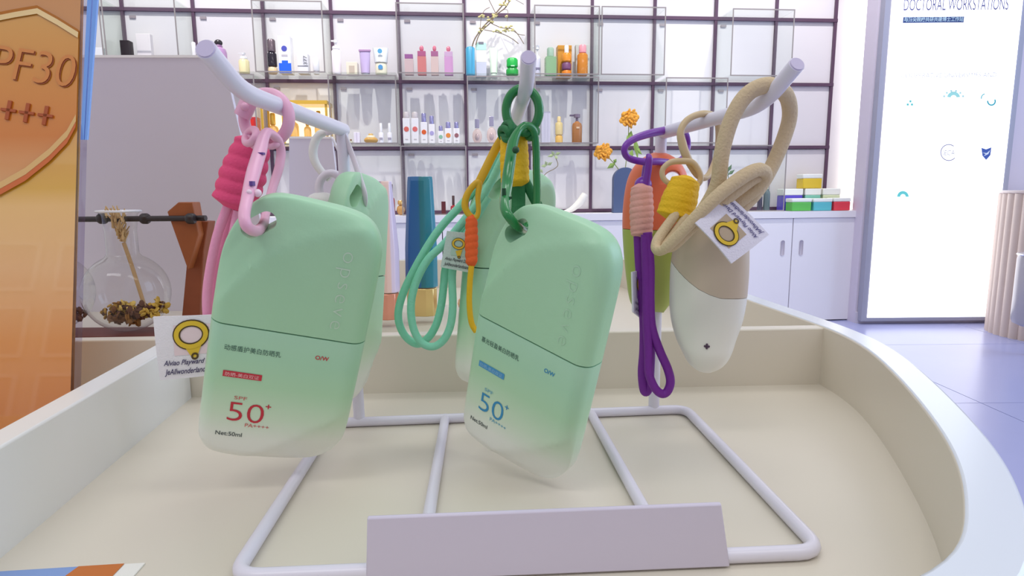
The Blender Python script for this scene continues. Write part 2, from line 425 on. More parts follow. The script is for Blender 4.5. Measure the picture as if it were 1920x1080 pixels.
def weld(o):
    bm = bmesh.new(); bm.from_mesh(o.data); bmesh.ops.remove_doubles(bm, verts=bm.verts, dist=1e-5)
    bmesh.ops.recalc_face_normals(bm, faces=bm.faces); bm.to_mesh(o.data); bm.free()
    o.data.set_sharp_from_angle(angle=math.radians(35)); return o
ow = weld(strip(MB(), inner, outer, ZF - 0.03, ZW).build('rim', [rim_m, tray_m], tray))  # inner faces take the tray beige to stand for shade on the same paint
bv = ow.modifiers.new('bevel', 'BEVEL'); bv.width = 0.0012; bv.segments = 2; bv.limit_method = 'ANGLE'
lo = [Vector((-0.634, 0.075))] + outer + [Vector((-0.634, back.y))]
MB().prism([(p.x, p.y) for p in inner + [Vector((-0.62, 0.3))]], ZF - 0.03, ZF).build('tray_floor', tray_m, tray)
MB().prism([(p.x * 0.8 - .05, 0.45 + (p.y - 0.45) * 0.8) for p in inner], 0.0, ZF - 0.03).build('pedestal', mat((226, 224, 226), 0.5), tray)
# left divider and back partition
pl, pr = plan((100, 645), ZW), plan((1552, 613), ZW)
fa, fb = PZ(360, 745, ZF), PZ(1550, 720, ZF)
def bar_plan(a, b, th):
    a, b = Vector(a), Vector(b); t = (b - a).normalized(); n_ = Vector((-t.y, t.x)) * th
    return [a, b, b + n_, a + n_]
part = MB().prism([(p.x, p.y) for p in bar_plan((-0.62, fa.y - 0.015), (fb.x + 0.008, fb.y), 0.010)], ZF - .005, ZW - 0.001).build('partition', tray_m, tray)
bv = part.modifiers.new('bevel', 'BEVEL'); bv.width = 0.001; bv.segments = 2
div = MB().prism([(p.x, p.y) for p in bar_plan((-0.172, 0.092), (fa.x, fa.y + 0.0), 0.0125)], ZF - .005, ZW - 0.0005).build('divider', white_m, tray)
bv = div.modifiers.new('bevel', 'BEVEL'); bv.width = 0.001; bv.segments = 2

# ================================================================== WIRE RACK
wire_m = mat((226, 222, 236), 0.28)
ZB = ZF + 0.0027; RW = 0.0027
rack = thing('wire_rack', 'white wire display rack with three upturned arms standing in the tray', 'rack', (PZ(957, 900, ZF).x, 0.29, ZF))
BL, BR, FR, FL = PZ(622, 793, ZB), PZ(1286, 767, ZB), PZ(1541, 1034, ZB), PZ(437, 1082, ZB)
def rounded(ps, r=0.009, n=5):
    out = []
    for i, p in enumerate(ps):
        a, b = ps[i - 1], ps[(i + 1) % len(ps)]; u, v = (a - p).normalized() * r, (b - p).normalized() * r
        for k in range(n + 1):
            t = k / n; out.append((p + u) * (1 - t) ** 2 + p * 2 * t * (1 - t) + (p + v) * t * t)
    return out
MB().tube(rounded([BL, BR, FR, FL]), RW, closed=True, raw=True, seg=12).build('base_frame', wire_m, rack)
fline = lambda t: FL.lerp(FR, t)
for (a, b) in (((835, 783), (804, 967)), ((1108, 775), (1202, 945))):
    p = PZ(a[0], a[1], ZB); q = PZ(b[0], b[1], ZB); d = (q - p)
    t = ((FL - p).cross(FR - FL)).z / (d.cross(FR - FL)).z
    MB().tube([p, p + d * t], RW * 0.95, raw=True).build('cross_wire', wire_m, rack)
posts = []
for (xb, xt, yt) in ((681, 634, 243), (957, 968, 245), (1233, 1240, 250)):
    t_ = max(0, min(1, (xb - 622) / 664)); b = BL.lerp(BR, t_) + Vector((0, 0.001, 0)); b.x = PZ(xb, 779, ZB).x
    top = P(xt, yt, b.y); top.x = b.x + (top.x - b.x) * 0.5
    posts.append(top)
    MB().tube([b, top], 0.0032, raw=True, seg=14).sphere(top, 0.0033).build('post', wire_m, rack)
ARM = []
for (bend, tip, top, R_) in ((P(452, 172, 0.25), P(386, 92, 0.222), posts[0], 0.0036), (P(987, 168, 0.298), P(991, 108, 0.272), posts[1], 0.0034), (P(1430, 198, 0.285), P(1494, 121, 0.262), posts[2], 0.0034)):
    s0 = top + (top - bend).normalized() * 0.002
    pth = [s0]
    u, v = (s0 - bend).normalized() * 0.012, (tip - bend).normalized() * 0.012
    for k in range(9):
        t = k / 8; pth.append((bend + u) * (1 - t) ** 2 + bend * 2 * t * (1 - t) + (bend + v) * t * t)
    pth.append(tip)
    arm = MB().tube(pth, R_, raw=True, seg=18).build('arm', wire_m, rack)
    d = (tip - bend).normalized()
    MB().tube([tip - d * 0.001, tip + d * 0.0006], R_ * 0.86, raw=True, seg=18).build('end_cap', mat((206, 196, 222), 0.5), arm)
    ARM.append((s0, bend, tip))
# label plate clipped to the front wire
c, d = PZ(1366, 1056, ZF + 0.0012), PZ(688, 1084, ZF + 0.0012)
a, b = P(690, 966, d.y + 0.0035), P(1350, 940, c.y + 0.0035)
pm = mat((206, 198, 216), 0.35, noise=0.012, nscale=20)
pl_ = MB().slab([a, b, c, d], (0, -0.0016, -0.0004)).build('label_holder', pm); tag(pl_, 'blank lavender white label plate leaning on the front wire of the rack', 'sign')
bv = pl_.modifiers.new('bevel', 'BEVEL'); bv.width = 0.0004; bv.segments = 2
# printed card lying on the tray
zc = ZF + 0.0006
q = [PZ(-70, 1076, zc), PZ(272, 1055, zc), PZ(205, 1130, zc), PZ(-190, 1160, zc)]
card = thing('printed_card', 'printed blue and orange card with a white margin lying on the tray', 'card', (q[0] + q[2]) / 2 - Vector((0, 0, .0006)))
MB().slab(q, (0, 0, -0.0005)).build('card', mat((240, 238, 232), 0.5), card)
def cq(s0, s1, t0, t1, dz): return [q[0].lerp(q[1], s).lerp(q[3].lerp(q[2], s), t) + Vector((0, 0, dz)) for s, t in ((s0, t0), (s1, t0), (s1, t1), (s0, t1))]
def skew(s0, s1, dz, k=0.07): return [q[0].lerp(q[1], s).lerp(q[3].lerp(q[2], s), t) + Vector((0, 0, dz)) for s, t in ((s0, 0.0), (s1, 0.0), (s1 , 1), (s0 - k, 1))]
MB().add(skew(0.0, 0.64, 0.0001, 0), [[0, 1, 2, 3]]).build('blue_print', mat((132, 160, 214), 0.5), card)
MB().add(skew(0.63, 0.885, 0.0002), [[0, 1, 2, 3]]).build('orange_print', mat((200, 112, 44), 0.5), card)

# ================================================================== PUMP-FREE FLAT BOTTLES (mint, hanging)
def closed_cr(pts, n):
    pts = [Vector(p) for p in pts]; N = len(pts); out = []
    for i in range(N):
        p0, p1, p2, p3 = pts[i - 1], pts[i], pts[(i + 1) % N], pts[(i + 2) % N]
        L_ = max(1, round((p2 - p1).length / n))
        for k in range(L_):
            t = k / L_; out.append(0.5 * ((2 * p1) + (p2 - p0) * t + (2 * p0 - 5 * p1 + 4 * p2 - p3) * t * t + (3 * p1 - p0 - 3 * p2 + p3) * t ** 3))
    return out
OUT = [(-30, -47), (-28.6, -53), (-25, -57.2), (-18, -59), (-4, -59.6), (9, -59.2), (18, -57.6), (24, -54), (28, -48.5), (30, -41), (30.3, -20), (30.3, 10), (30.2, 30),
       (29.9, 42), (28.6, 48.5), (25.6, 53.6), (21, 56.9), (14, 58.5), (4, 59), (-9, 59), (-15.5, 57.6), (-20.4, 53.8), (-24.2, 48.4), (-27.2, 41.5), (-29.2, 33), (-30, 20), (-30.2, 0), (-30.2, -25)]
OUT = closed_cr([(x / 1000, y / 1000) for x, y in OUT], 0.0022)
TH = 0.0165; RE = 0.0062; SEAM = 0.0050
ARC = [(-40, -6), (-28.9, 12.7), (-24, 20.5), (-17.5, 31.2), (-9.1, 40.2), (-.3, 46.4), (8.9, 50.6), (20.2, 54.0), (40, 57)]
LOW = [(-40, -75), (-11.2, -58.5), (3.1, -50.5), (15.2, -41.8), (27, -31.5), (40, -18)]
def interp(t, x):
    x *= 1000
    for (a, b), (c, d) in zip(t, t[1:]):
        if x <= c: return (b + (d - b) * (x - a) / (c - a)) / 1000
    return t[-1][1] / 1000
def relief(x, z):
    d = z - interp(ARC, x); r = 0
    if d > 0: r += min(0.0010, d * 0.6) + min(0.0034, d * 0.2)
    d = interp(LOW, x) - z
    if d > 0: r += min(0.0008, d * 0.5) + min(0.005, d * 0.28)
    return r
def bottle_raw():
    n = len(OUT); nor = []
    for i in range(n):
        t = (OUT[(i + 1) % n] - OUT[i - 1]).normalized(); nor.append(Vector((-t.y, t.x)))
    ring = [OUT[i] + nor[i] * RE for i in range(n)]
    cen = Vector((0, 0)); rows = []
    for k in range(1, 21):
        rows.append(([cen.lerp(p, k / 20) for p in ring], 0.0))
    for k in range(1, 8):
        a = math.pi / 2 * k / 7; rows.append(([OUT[i] + nor[i] * RE * (1 - math.sin(a)) for i in range(n)], RE * (1 - math.cos(a))))
    front = rows; back_ = [(r, TH - y) for r, y in reversed(rows)]
    vs = [(0, 0, 0)]; fs = []
    allr = front + back_
    for r, y in allr:
        for p in r:
            wgt = max(0, 1 - y / RE)
            vs.append((p.x, y + relief(p.x, p.y) * wgt * (1 if y < TH / 2 else 0), p.y))
    for i in range(n): fs.append([0, 1 + (i + 1) % n, 1 + i])
    for k in range(len(allr) - 1):
        a, b = 1 + k * n, 1 + (k + 1) * n
        for i in range(n): fs.append([a + i, a + (i + 1) % n, b + (i + 1) % n, b + i])
    vs.append((0, TH, 0)); a = 1 + (len(allr) - 1) * n
    for i in range(n): fs.append([len(vs) - 1, a + i, a + (i + 1) % n])
    return MB().add(vs, fs)
def cut_mesh(src, z, keep_above):
    bm = bmesh.new(); bm.from_mesh(src)
    g = bmesh.ops.bisect_plane(bm, geom=bm.verts[:] + bm.edges[:] + bm.faces[:], plane_co=(0, 0, z), plane_no=(0, 0, 1), clear_inner=keep_above, clear_outer=not keep_above)
    es = [e for e in g['geom_cut'] if isinstance(e, bmesh.types.BMEdge)]
    bmesh.ops.edgeloop_fill(bm, edges=es)
    bmesh.ops.recalc_face_normals(bm, faces=bm.faces)
    me = bpy.data.meshes.new('bottle'); bm.to_mesh(me); bm.free(); return me
CAPM = mat((168, 214, 176), 0.38, bump=0.05, bscale=900, sss=0.12)
BODYM = ramp_mat('mint_to_white', [(-0.060, (238, 238, 230)), (-0.047, (232, 236, 224)), (-0.036, (208, 230, 202)), (-0.021, (178, 220, 180)), (-0.008, (170, 217, 182)), (0.005, (172, 218, 188))], 'Z', 0.33)
raw = bottle_raw().build('raw', CAPM, thing('tmp', 'x', 'x', (0, 0, 0)), local=True)
cap_me = cut_mesh(raw.data, SEAM + 0.0003, True); body_me = cut_mesh(raw.data, SEAM - 0.0003, False)
ocap = bpy.data.objects.new('c', cap_me); COL.objects.link(ocap)
cc = MB(); cpts = []
ax = Vector((11, 9.4)).normalized(); pn = Vector((-ax.y, ax.x)); c0 = Vector((-17.3, 46.4))
for k in range(32):
    t = 2 * math.pi * k / 32; pp = c0 + ax * (3.6 * math.cos(t) + (3.6 if math.cos(t) >= 0 else -3.6)) + pn * 3.5 * math.sin(t); cpts.append(pp / 1000)
cc.add([(p.x, -0.01, p.y) for p in cpts] + [(p.x, TH + .01, p.y) for p in cpts], [list(range(32)), list(range(32, 64))[::-1]] + [[k, (k + 1) % 32, 32 + (k + 1) % 32, 32 + k] for k in range(32)])
ocut = cc.build('cut', CAPM, None); 
bo = ocap.modifiers.new('b', 'BOOLEAN'); bo.object = ocut; bo.operation = 'DIFFERENCE'; bo.solver = 'EXACT'
bpy.context.view_layer.update()
cap_me2 = bpy.data.meshes.new_from_object(ocap.evaluated_get(bpy.context.evaluated_depsgraph_get()))
cap_me2.name = 'cap'; body_me.name = 'body'
for me in (cap_me2, body_me):
    me.materials.clear(); me.polygons.foreach_set('use_smooth', [True] * len(me.polygons)); me.set_sharp_from_angle(angle=math.radians(38))
cap_me2.materials.append(CAPM); body_me.materials.append(BODYM)
for o in (ocap, ocut): bpy.data.objects.remove(o)
tmp = raw.parent; bpy.data.objects.remove(raw); bpy.data.objects.remove(tmp)
NECKM = mat((78, 128, 100), 0.6)
def flat_bottle(label, eul, pos, col=None, line=None):
    root = thing('sunscreen_bottle', label, 'bottle', pos, 'flat mint sunscreen bottles', [math.radians(a) for a in eul])
    for nm, me in (('cap', cap_me2), ('body', body_me)):
        o = bpy.data.objects.new(nm, me); COL.objects.link(o); o.parent = root
        if nm == 'cap': cap = o
        else: body = o
    sec = [(-0.0290, 0.0045), (-0.0245, 0.0009), (0.0245, 0.0009), (0.0290, 0.0045), (0.0290, TH - .0045), (0.0245, TH - .0009), (-0.0245, TH - .0009), (-0.0290, TH - .0045)]
    MB().prism(sec, SEAM - .001, SEAM + .001).build('neck', NECKM, root, local=True)
    if col:
        def tx(body_, x, z, wd, ht, c, par, rot=False, **kw):
            mb = MB()
            if rot: fn = lambda a, b: Vector((x + b, relief(x + b, z - a) - 0.00012, z - a))
            else: fn = lambda a, b: Vector((x + a, relief(x + a, z + b) - 0.00018, z + b))
            flat_text(mb, body_, fn, wd / 1000 if wd else None, ht / 1000 if ht else None, **kw)
            return mb.build('printed_text', mat(c, 0.5), par, local=True)
        k = 0.001
        tx(line, -23 * k, -6.2 * k, 21.5, 2.6, (74, 110, 96), body, bold=0.004)
        tx('O/W', 11.8 * k, -4.6 * k, 5.4, 1.9, col[0], body, bold=0.02)
        bx = MB(); bx.add([(-22.3 * k, -0.0002, -18.2 * k), (-7.4 * k, -0.0002, -18.2 * k), (-7.4 * k, -0.0002, -15.4 * k), (-22.3 * k, -0.0002, -15.4 * k)], [[0, 1, 2, 3]]).build('printed_band', mat(col[1], 0.5), body, local=True)
        mb = MB(); flat_text(mb, '防晒-美白双证', lambda a, b: Vector((-21.4 * k + a, -0.0004, -17.7 * k + b)), 13 * k, 1.8 * k); mb.build('printed_text', mat(col[2], 0.5), body, local=True)
        tx('SPF', -16.8 * k, -28.4 * k, 5.0, 1.6, col[3], body, bold=0.005)
        tx('50', -18.6 * k, -38.9 * k, 14.2, 9.2, col[0], body, bold=-0.01)
        tx('+', -4.2 * k, -31.2 * k, 2.2, 2.2, col[0], body, bold=0.01)
        tx('PA++++', -11.2 * k, -41.2 * k, 9.6, 1.7, col[3], body, bold=0.01)
        tx('Net:50ml', -22.2 * k, -46.6 * k, 10.4, 2.0, (72, 82, 82), body, bold=0.01)
        tx('opseve', 13.2 * k, 44 * k, 33.5, 5.6, col[4], cap, rot=True, bold=-0.018, spacing=1.25)
    return root
SC = 1.09
def bpos(p): return CAM + (Vector(p) - CAM) * SC
flat_bottle('mint green sunscreen bottle with red SPF 50 print hanging from the pink clip', (14.45, 13.19, 13.72), bpos((-0.0836, 0.2235, 0.6457)),
            ((196, 40, 58), (200, 44, 62), (238, 190, 190), (206, 110, 104), (196, 222, 200)), '动感盾护美白防晒乳')
flat_bottle('mint green sunscreen bottle with blue SPF 50 print hanging from the green clip', (4.39, 15.92, -38.55), bpos((0.0043, 0.2304, 0.6412)),
            ((48, 142, 190), (72, 154, 204), (150, 200, 226), (110, 176, 200), (176, 216, 184)), '慕光轻盈美白防晒乳')
flat_bottle('plain mint bottle half hidden behind the blue printed bottle', (3, 5, 47), P(972, 520, 0.335))
flat_bottle('plain mint bottle seen edge-on behind the red printed bottle', (4, 5, 84), P(694, 538, 0.325))

# ================================================================== HANGING CLIPS AND LANYARDS
def pts(l, D=None): return [P(p[0], p[1], p[2] if len(p) > 2 else D) for p in l]
def cord(name, l, wpx, m_, root, D=0.28, closed=False, flat=1.0, seg=12, sub=8):
    q = pts(l, D); dm = sum(p.y for p in q) / len(q)
    r = [wi / 2 * pxm(dm) for wi in wpx] if isinstance(wpx, (list, tuple)) else wpx / 2 * pxm(dm)
    return MB().tube(q, r, closed=closed, flat=flat, seg=seg, sub=sub).build(name, m_, root)
def ring_pts(cx, cy, rx, ry, D, dD=0.0, n=16, rot=0):
    out = []
    for k in range(n):
        t = 2 * math.pi * k / n; x, y = rx * math.cos(t), ry * math.sin(t); c, s_ = math.cos(rot), math.sin(rot)
        out.append((cx + x * c - y * s_, cy + x * s_ + y * c, D - dD * math.cos(t)))
    return out
def wrap(name, p0, p1, wpx, coils, m_, root, taper=(0.85, 1.0, 0.85), depth=0.12, squash=0.85):
    """cord wound tightly round the strands: helical grooves between the turns"""
    a, b = P(*p0), P(*p1); ax_ = b - a; L_ = ax_.length; R_ = wpx / 2 * pxm((a.y + b.y) / 2); n = coils * 8
    prof = []
    for i in range(n + 1):
        t = i / n
        tp = taper[0] + (taper[1] - taper[0]) * min(1, t * 2) if t < .5 else taper[1] + (taper[2] - taper[1]) * (t * 2 - 1)
        prof.append((R_ * tp, t * L_))
    def tw(r, z, an):
        t = z / L_; ph = t * coils - an / (2 * math.pi) * 1.0
        g = abs(math.sin(math.pi * ph)); end = min(1, 7 * t + .45, 7 * (1 - t) + .45)
        return r * (1 - depth + depth * g ** 0.6) * end, z + math.sin(an * 1.0) * 0.0006
    return MB().lathe(prof, a, seg=28, axis=ax_, twist=tw, sy=squash).build(name, m_, root, sharp=70)
def cloth_tag(root, c4, D4, m_, patch, lines, flip=False, edge=(60, 52, 96), bend=0.0, bare=False):
    """woven loop label: cloth, faint picture patch with a yellow clip emblem, two lines of script"""
    q = [P(x, y, d) for (x, y), d in zip(c4, D4)]          # tl tr br bl as the writing reads
    nrm = ((q[1] - q[0]).cross(q[3] - q[0])).normalized()
    if nrm.dot(CAM - q[0]) < 0: nrm = -nrm
    def f(s, t, e=0.0):
        p = q[0].lerp(q[1], s).lerp(q[3].lerp(q[2], s), t)
        return p + nrm * (bend * math.sin(math.pi * s) + bend * 0.6 * math.sin(math.pi * t) + e)
    n = 8; mb = MB(); vs = []; fs = []
    for e in (0.0, -0.0009):
        for i in range(n + 1):
            for j in range(n + 1): vs.append(f(i / n, j / n, e))
    N = (n + 1) ** 2
    for i in range(n):
        for j in range(n):
            k = i * (n + 1) + j; fs.append([k, k + 1, k + n + 2, k + n + 1]); fs.append([N + k, N + k + n + 1, N + k + n + 2, N + k + 1])
    for i in range(n):
        for (k, k2) in ((i, i + 1), (N - 1 - i, N - 2 - i), (i * (n + 1), (i + 1) * (n + 1)), (i * (n + 1) + n, (i + 1) * (n + 1) + n)): fs.append([k, k2, N + k2, N + k])
    t_ = mb.add(vs, fs).build('tag', m_, root); t_['label'] = 'white woven cloth tag'
    if bare: return t_
    vs = [f(s, t, 0.0002) for t in (0.14, 0.28, 0.42, 0.62) for s in (0.26, 0.5, 0.76)]
    MB().add(vs, [[r * 3 + c, r * 3 + c + 1, r * 3 + c + 4, r * 3 + c + 3] for r in range(3) for c in range(2)]).build('picture_patch', patch, t_)
    asp = (q[3] - q[0]).length / (q[1] - q[0]).length
    def rib(name, ctr, rx, ry, wd, col, a0=0, a1=360, e=0.0004, n=28):
        vs = []
        for k in range(n + 1):
            t = math.radians(a0 + (a1 - a0) * k / n)
            for sgn in (-1, 1): vs.append(f(ctr[0] + (rx + sgn * wd) * math.cos(t), ctr[1] + (ry + sgn * wd) / asp * math.sin(t), e))
        MB().add(vs, [[2 * k, 2 * k + 1, 2 * k + 3, 2 * k + 2] for k in range(n)]).build(name, col, t_)
    dk, yl = mat((84, 66, 24), 0.6), mat((226, 190, 48), 0.5)
    rib('emblem_outline', (0.5, 0.30), 0.2, 0.17, 0.052, dk); rib('emblem_ring', (0.5, 0.30), 0.2, 0.17, 0.033, yl, e=0.0006)
    tri = [(0.42, 0.50), (0.66, 0.43), (0.60, 0.62), (0.57, 0.67), (0.51, 0.66)]
    MB().add([f(s, t, 0.0005) for s, t in tri], [list(range(5))]).build('emblem_hinge', yl, t_)
    rib('emblem_eye', (0.56, 0.645), 0.04, 0.04, 0.014, dk, e=0.0007)
    for ln, (t0, t1) in zip(lines, ((0.69, 0.80), (0.83, 0.95))):
        mb = MB(); w_ = 0.84
        flat_text(mb, ln, lambda x, y: f(0.09 + x, t1 - y, 0.0004), w_, t1 - t0, shear=0.35, bold=0.012)
        mb.build('script', mat(edge, 0.6), t_)
    return t_
LINES = ('Alviao Playward Davin', 'JeAllwonderlandssand')

# ---- pink clip and lanyard (first arm)
PK = mat((236, 178, 204), 0.35); PKR = mat((240, 160, 196), 0.6, bump=0.3, bscale=700); HOT = mat((232, 72, 124), 0.65, bump=0.35, bscale=900)
r = thing('pink_lanyard', 'pink clip and lanyard with a hot pink cord wrap on the first arm', 'lanyard', P(470, 600, 0.29), 'clip lanyards hanging on the rack')
ring = cord('ring_clip', ring_pts(500, 222, 42, 47, 0.279, 0.004), 21, PK, r, closed=True)
MB().lathe([(0.0034, -0.004), (0.0036, -0.003), (0.0036, 0.003), (0.0034, 0.004)], P(461, 203, 0.279), axis=P(470, 190, .279) - P(455, 222, .279), seg=14).sphere(P(459, 200, .2755), 0.0018).build('gate_hinge', mat((228, 170, 196), 0.3), ring)
k = MB()
for (x, y, rr, an) in ((470, 256, 11, 0.6), (486, 263, 11, 0.9), (512, 266, 9, 1.2)):
    q = [P(x + 15 * math.cos(t) * math.cos(an) * .55 - 15 * math.sin(t) * math.sin(an) * .9, y + 15 * math.cos(t) * math.sin(an) * .5 + 15 * math.sin(t) * math.cos(an), 0.275 - 0.006 * math.cos(t)) for t in [2 * math.pi * i / 10 for i in range(10)]]
    k.tube(q, rr / 2 * pxm(0.275) * 1.25, closed=True)
k.build('knot', PK, r)
car = cord('carabiner', [(495, 418, .247), (488, 429, .237), (477, 433, .227), (463, 424, .2195), (458, 404, .2205), (463, 375, .227), (475, 325, .239), (487, 285, .251), (493, 262, .258), (500, 249, .262), (510, 252, .266), (521, 263, .270), (527, 285, .272), (523, 315, .270), (512, 350, .266), (502, 385, .259), (497, 408, .252)], [17, 19, 19, 19, 19, 20, 25, 25, 22, 19, 18, 18, 18, 18, 17, 16, 16], PK, r, closed=True)
sl = MB()
for (x, y, w_, h_) in ((473, 344, 3, 4), (490, 288, 5, 2)): sl.box(P(x, y, .2305 + (.0165 if y < 300 else 0)), (w_ * pxm(.24), 0.0012, h_ * pxm(.24)))
sl.build('gate_slot', mat((96, 64, 140), 0.5), car)
MB().sphere(P(483, 362, .231), 0.0015).sphere(P(467, 360, .2275), 0.0010).build('gate_pin', mat((240, 214, 226), 0.25), car)
wrap('cord_wrap', (478, 258, .293), (436, 392, .293), 86, 6, HOT, r, taper=(0.72, 0.98, 0.95))
cord('cord', [(428, 385), (408, 440), (394, 505), (388, 560), (392, 610), (408, 640), (425, 610), (425, 545), (432, 470), (446, 395)], 17, PKR, r, D=0.292)
cord('cord', [(440, 385), (420, 445), (404, 510), (400, 565), (408, 605), (424, 625), (440, 590), (446, 520), (452, 450), (452, 395)], 17, PKR, r, D=0.300)
cloth_tag(r, [(287, 594), (432, 588), (420, 700), (300, 713)], (.283, .290, .290, .283), mat((238, 234, 240), 0.75, bump=.3, bscale=1500), mat((236, 214, 218), 0.75), LINES, bend=0.0012)

# ---- white clip (first arm, near the post)
WC = mat((222, 216, 226), 0.3); WR = mat((226, 226, 222), 0.5, bump=.2, bscale=600)
r = thing('white_lanyard', 'white clip with a slim strap on the first arm by its post', 'lanyard', P(640, 400, 0.335), 'clip lanyards hanging on the rack')
cord('strap', [(612, 250, .343), (628, 243, .338), (642, 250, .336), (660, 290, .333), (676, 338, .322), (684, 366, .318), (682, 384, .322), (672, 374, .336), (655, 330, .348), (625, 262, .357)], [11, 15, 17, 16, 16, 16, 14, 12, 12, 11], WC, r, flat=0.45)
cord('hook', [(618, 246), (600, 252), (590, 268), (587, 288), (592, 306), (603, 322), (618, 336)], [12, 15, 16, 16, 15, 14, 12], WR, r, D=0.345)
cord('ring_clip', ring_pts(621, 352, 23, 27, 0.342, n=14), 15, WC, r, closed=True)
MB().sphere(P(603, 378, .342), 0.0058, (1.5, 1, 0.9)).sphere(P(622, 384, .345), 0.005).build('knot', WR, r)

# ---- green clip and yellow wrap (second arm)
GN = mat((24, 126, 60), 0.25, coat=0.3); GR = mat((20, 112, 58), 0.6, bump=.3, bscale=700); YW = mat((238, 190, 24), 0.7, bump=.5, bscale=800)
r = thing('green_lanyard', 'dark green carabiner lanyard with a yellow cord wrap on the middle arm', 'lanyard', P(980, 430, 0.29), 'clip lanyards hanging on the rack')
cord('ring_clip', ring_pts(980, 207, 31, 41, 0.302, 0.002), 17, GN, r, closed=True)
kn = MB()
for (x, y, s_, an) in ((951, 243, 13, .3), (957, 252, 13, .9), (947, 252, 12, -.4), (988, 243, 11, 1.2), (998, 250, 10, .8)):
    q = [P(x + s_ * (math.cos(t) * math.cos(an) * .6 - math.sin(t) * math.sin(an)), y + s_ * (math.cos(t) * math.sin(an) * .6 + math.sin(t) * math.cos(an)), 0.298 - 0.005 * math.cos(t)) for t in [2 * math.pi * i / 10 for i in range(10)]]
    kn.tube(q, 6.5 * pxm(0.298), closed=True)
kn.build('knot', GR, r)
car = cord('carabiner', [(990, 420, .285), (985, 431, .276), (974, 427, .258), (957, 410, .250), (947, 388, .254), (950, 350, .268), (956, 305, .275), (962, 268, .282), (972, 246, .286), (986, 235, .289), (1000, 245, .292), (1005, 275, .294), (1006, 320, .294), (1007, 365, .294), (1004, 405, .292)], [14, 15, 16, 16, 18, 21, 21, 20, 15, 14, 15, 15, 15, 15, 14], GN, r, closed=True)
MB().sphere(P(967, 281, .272), 0.0016).box(P(945, 365, .2585), (.0008, .0008, .0026)).box(P(951, 371, .2585), (.002, .0008, .0005)).build('gate_slot', mat((8, 70, 34), 0.4), car)
wrap('cord_wrap', (963, 246, .302), (966, 350, .302), 54, 7, YW, r, taper=(0.9, 1.0, 0.98), depth=0.04)
cord('cord', [(972, 340, .303), (972, 375, .303), (972, 410, .300), (980, 440, .297)], 26, GR, r, flat=.5)
cord('cord', [(985, 340, .304), (1000, 370, .304), (1014, 400, .304), (1010, 440, .302)], 18, GR, r, flat=.6)

# ---- yellow clip with orange wrap, and the mint cord loops (second arm)
YC = mat((218, 172, 30), 0.35); ORG = mat((240, 98, 36), 0.65, bump=.3, bscale=800); TEAL = mat((138, 216, 186), 0.6, bump=.3, bscale=700)
r = thing('yellow_lanyard', 'yellow clip lanyard with an orange cord wrap left of the mint bottles', 'lanyard', P(882, 600, 0.315), 'clip lanyards hanging on the rack')
cord('strap', [(948, 248, .307), (930, 278, .310), (908, 322, .308), (893, 352, .307)], [14, 16, 16, 15], YC, r, flat=.5)
cord('ring_clip', [(898, 342), (884, 352), (874, 370), (872, 388), (880, 403), (892, 408), (897, 395), (896, 370)], [12, 12, 13, 13, 12, 10, 9, 10], YC, r, D=0.307, closed=True)
wrap('cord_wrap', (884, 404, .307), (884, 500, .307), 26, 7, ORG, r)
cord('cord', [(884, 498), (881, 530), (880, 570), (884, 605), (893, 622)], 11, mat((232, 184, 24), .6, bump=.3, bscale=700), r, D=0.307)
r = thing('mint_lanyard', 'mint green cord lanyard hanging in two loops in front of the blue tube', 'lanyard', P(800, 650, 0.33), 'clip lanyards hanging on the rack')
cord('cord', [(935, 285), (905, 335), (865, 384), (830, 422), (803, 460), (772, 515), (752, 561), (747, 598), (759, 629), (782, 645), (803, 633), (818, 608), (827, 574), (832, 535), (835, 505), (845, 470), (870, 430), (905, 380)], 15, TEAL, r, D=0.325)
cord('cord', [(945, 292), (910, 360), (876, 406), (834, 456), (803, 486), (782, 524), (771, 567), (774, 611), (789, 641), (811, 650), (831, 638), (844, 612), (849, 574), (848, 512), (858, 470), (885, 420), (915, 370)], 15, TEAL, r, D=0.318)
cloth_tag(r, [(838, 433), (886, 438), (884, 512), (826, 501)], (.312, .312, .312, .312), mat((196, 216, 208), .75, bump=.3, bscale=1500), mat((176, 208, 192), .75), LINES, edge=(40, 44, 52))

# ---- purple clip, pale pink wrap (third arm)
PU = mat((122, 48, 168), 0.3, coat=.2); PUR = mat((118, 32, 150), 0.6, bump=.3, bscale=700); PP = mat((230, 170, 160), 0.7, bump=.3, bscale=800)
r = thing('purple_lanyard', 'purple clip and cord lanyard with a pale pink wrap on the third arm', 'lanyard', P(1225, 740, 0.315), 'clip lanyards hanging on the rack')
cord('carabiner', [(1272, 241, .350), (1245, 245, .345), (1216, 251, .335), (1190, 260, .328), (1174, 272, .325), (1171, 285, .325), (1180, 297, .327), (1205, 303, .330), (1235, 303, .336), (1262, 304, .345), (1280, 296, .356), (1290, 275, .366), (1286, 250, .362)], [13, 15, 15, 13, 12, 12, 12, 13, 13, 12, 11, 11, 11], PU, r, closed=True)
cord('swivel', [(1215, 290, .322), (1217, 298, .321), (1215, 318, .322), (1212, 338, .323), (1210, 352, .324)], [8, 13, 14, 14, 16], PU, r)
cord('swivel', [(1212, 300, .336), (1208, 322, .333), (1205, 346, .33)], 9, PU, r)
MB().sphere(P(1206, 346, .326), 0.0042, (1.1, 1, 1)).build('knot', PU, r)
wrap('cord_wrap', (1203, 344, .325), (1203, 447, .325), 46, 9, PP, r, taper=(.86, 1, .88), depth=.08)
cord('cord', [(1196, 436), (1198, 480), (1202, 540), (1207, 600), (1207, 655), (1204, 700), (1208, 733), (1216, 728), (1219, 690), (1220, 640), (1216, 560), (1206, 500), (1200, 440)], 17, PUR, r, D=0.325)
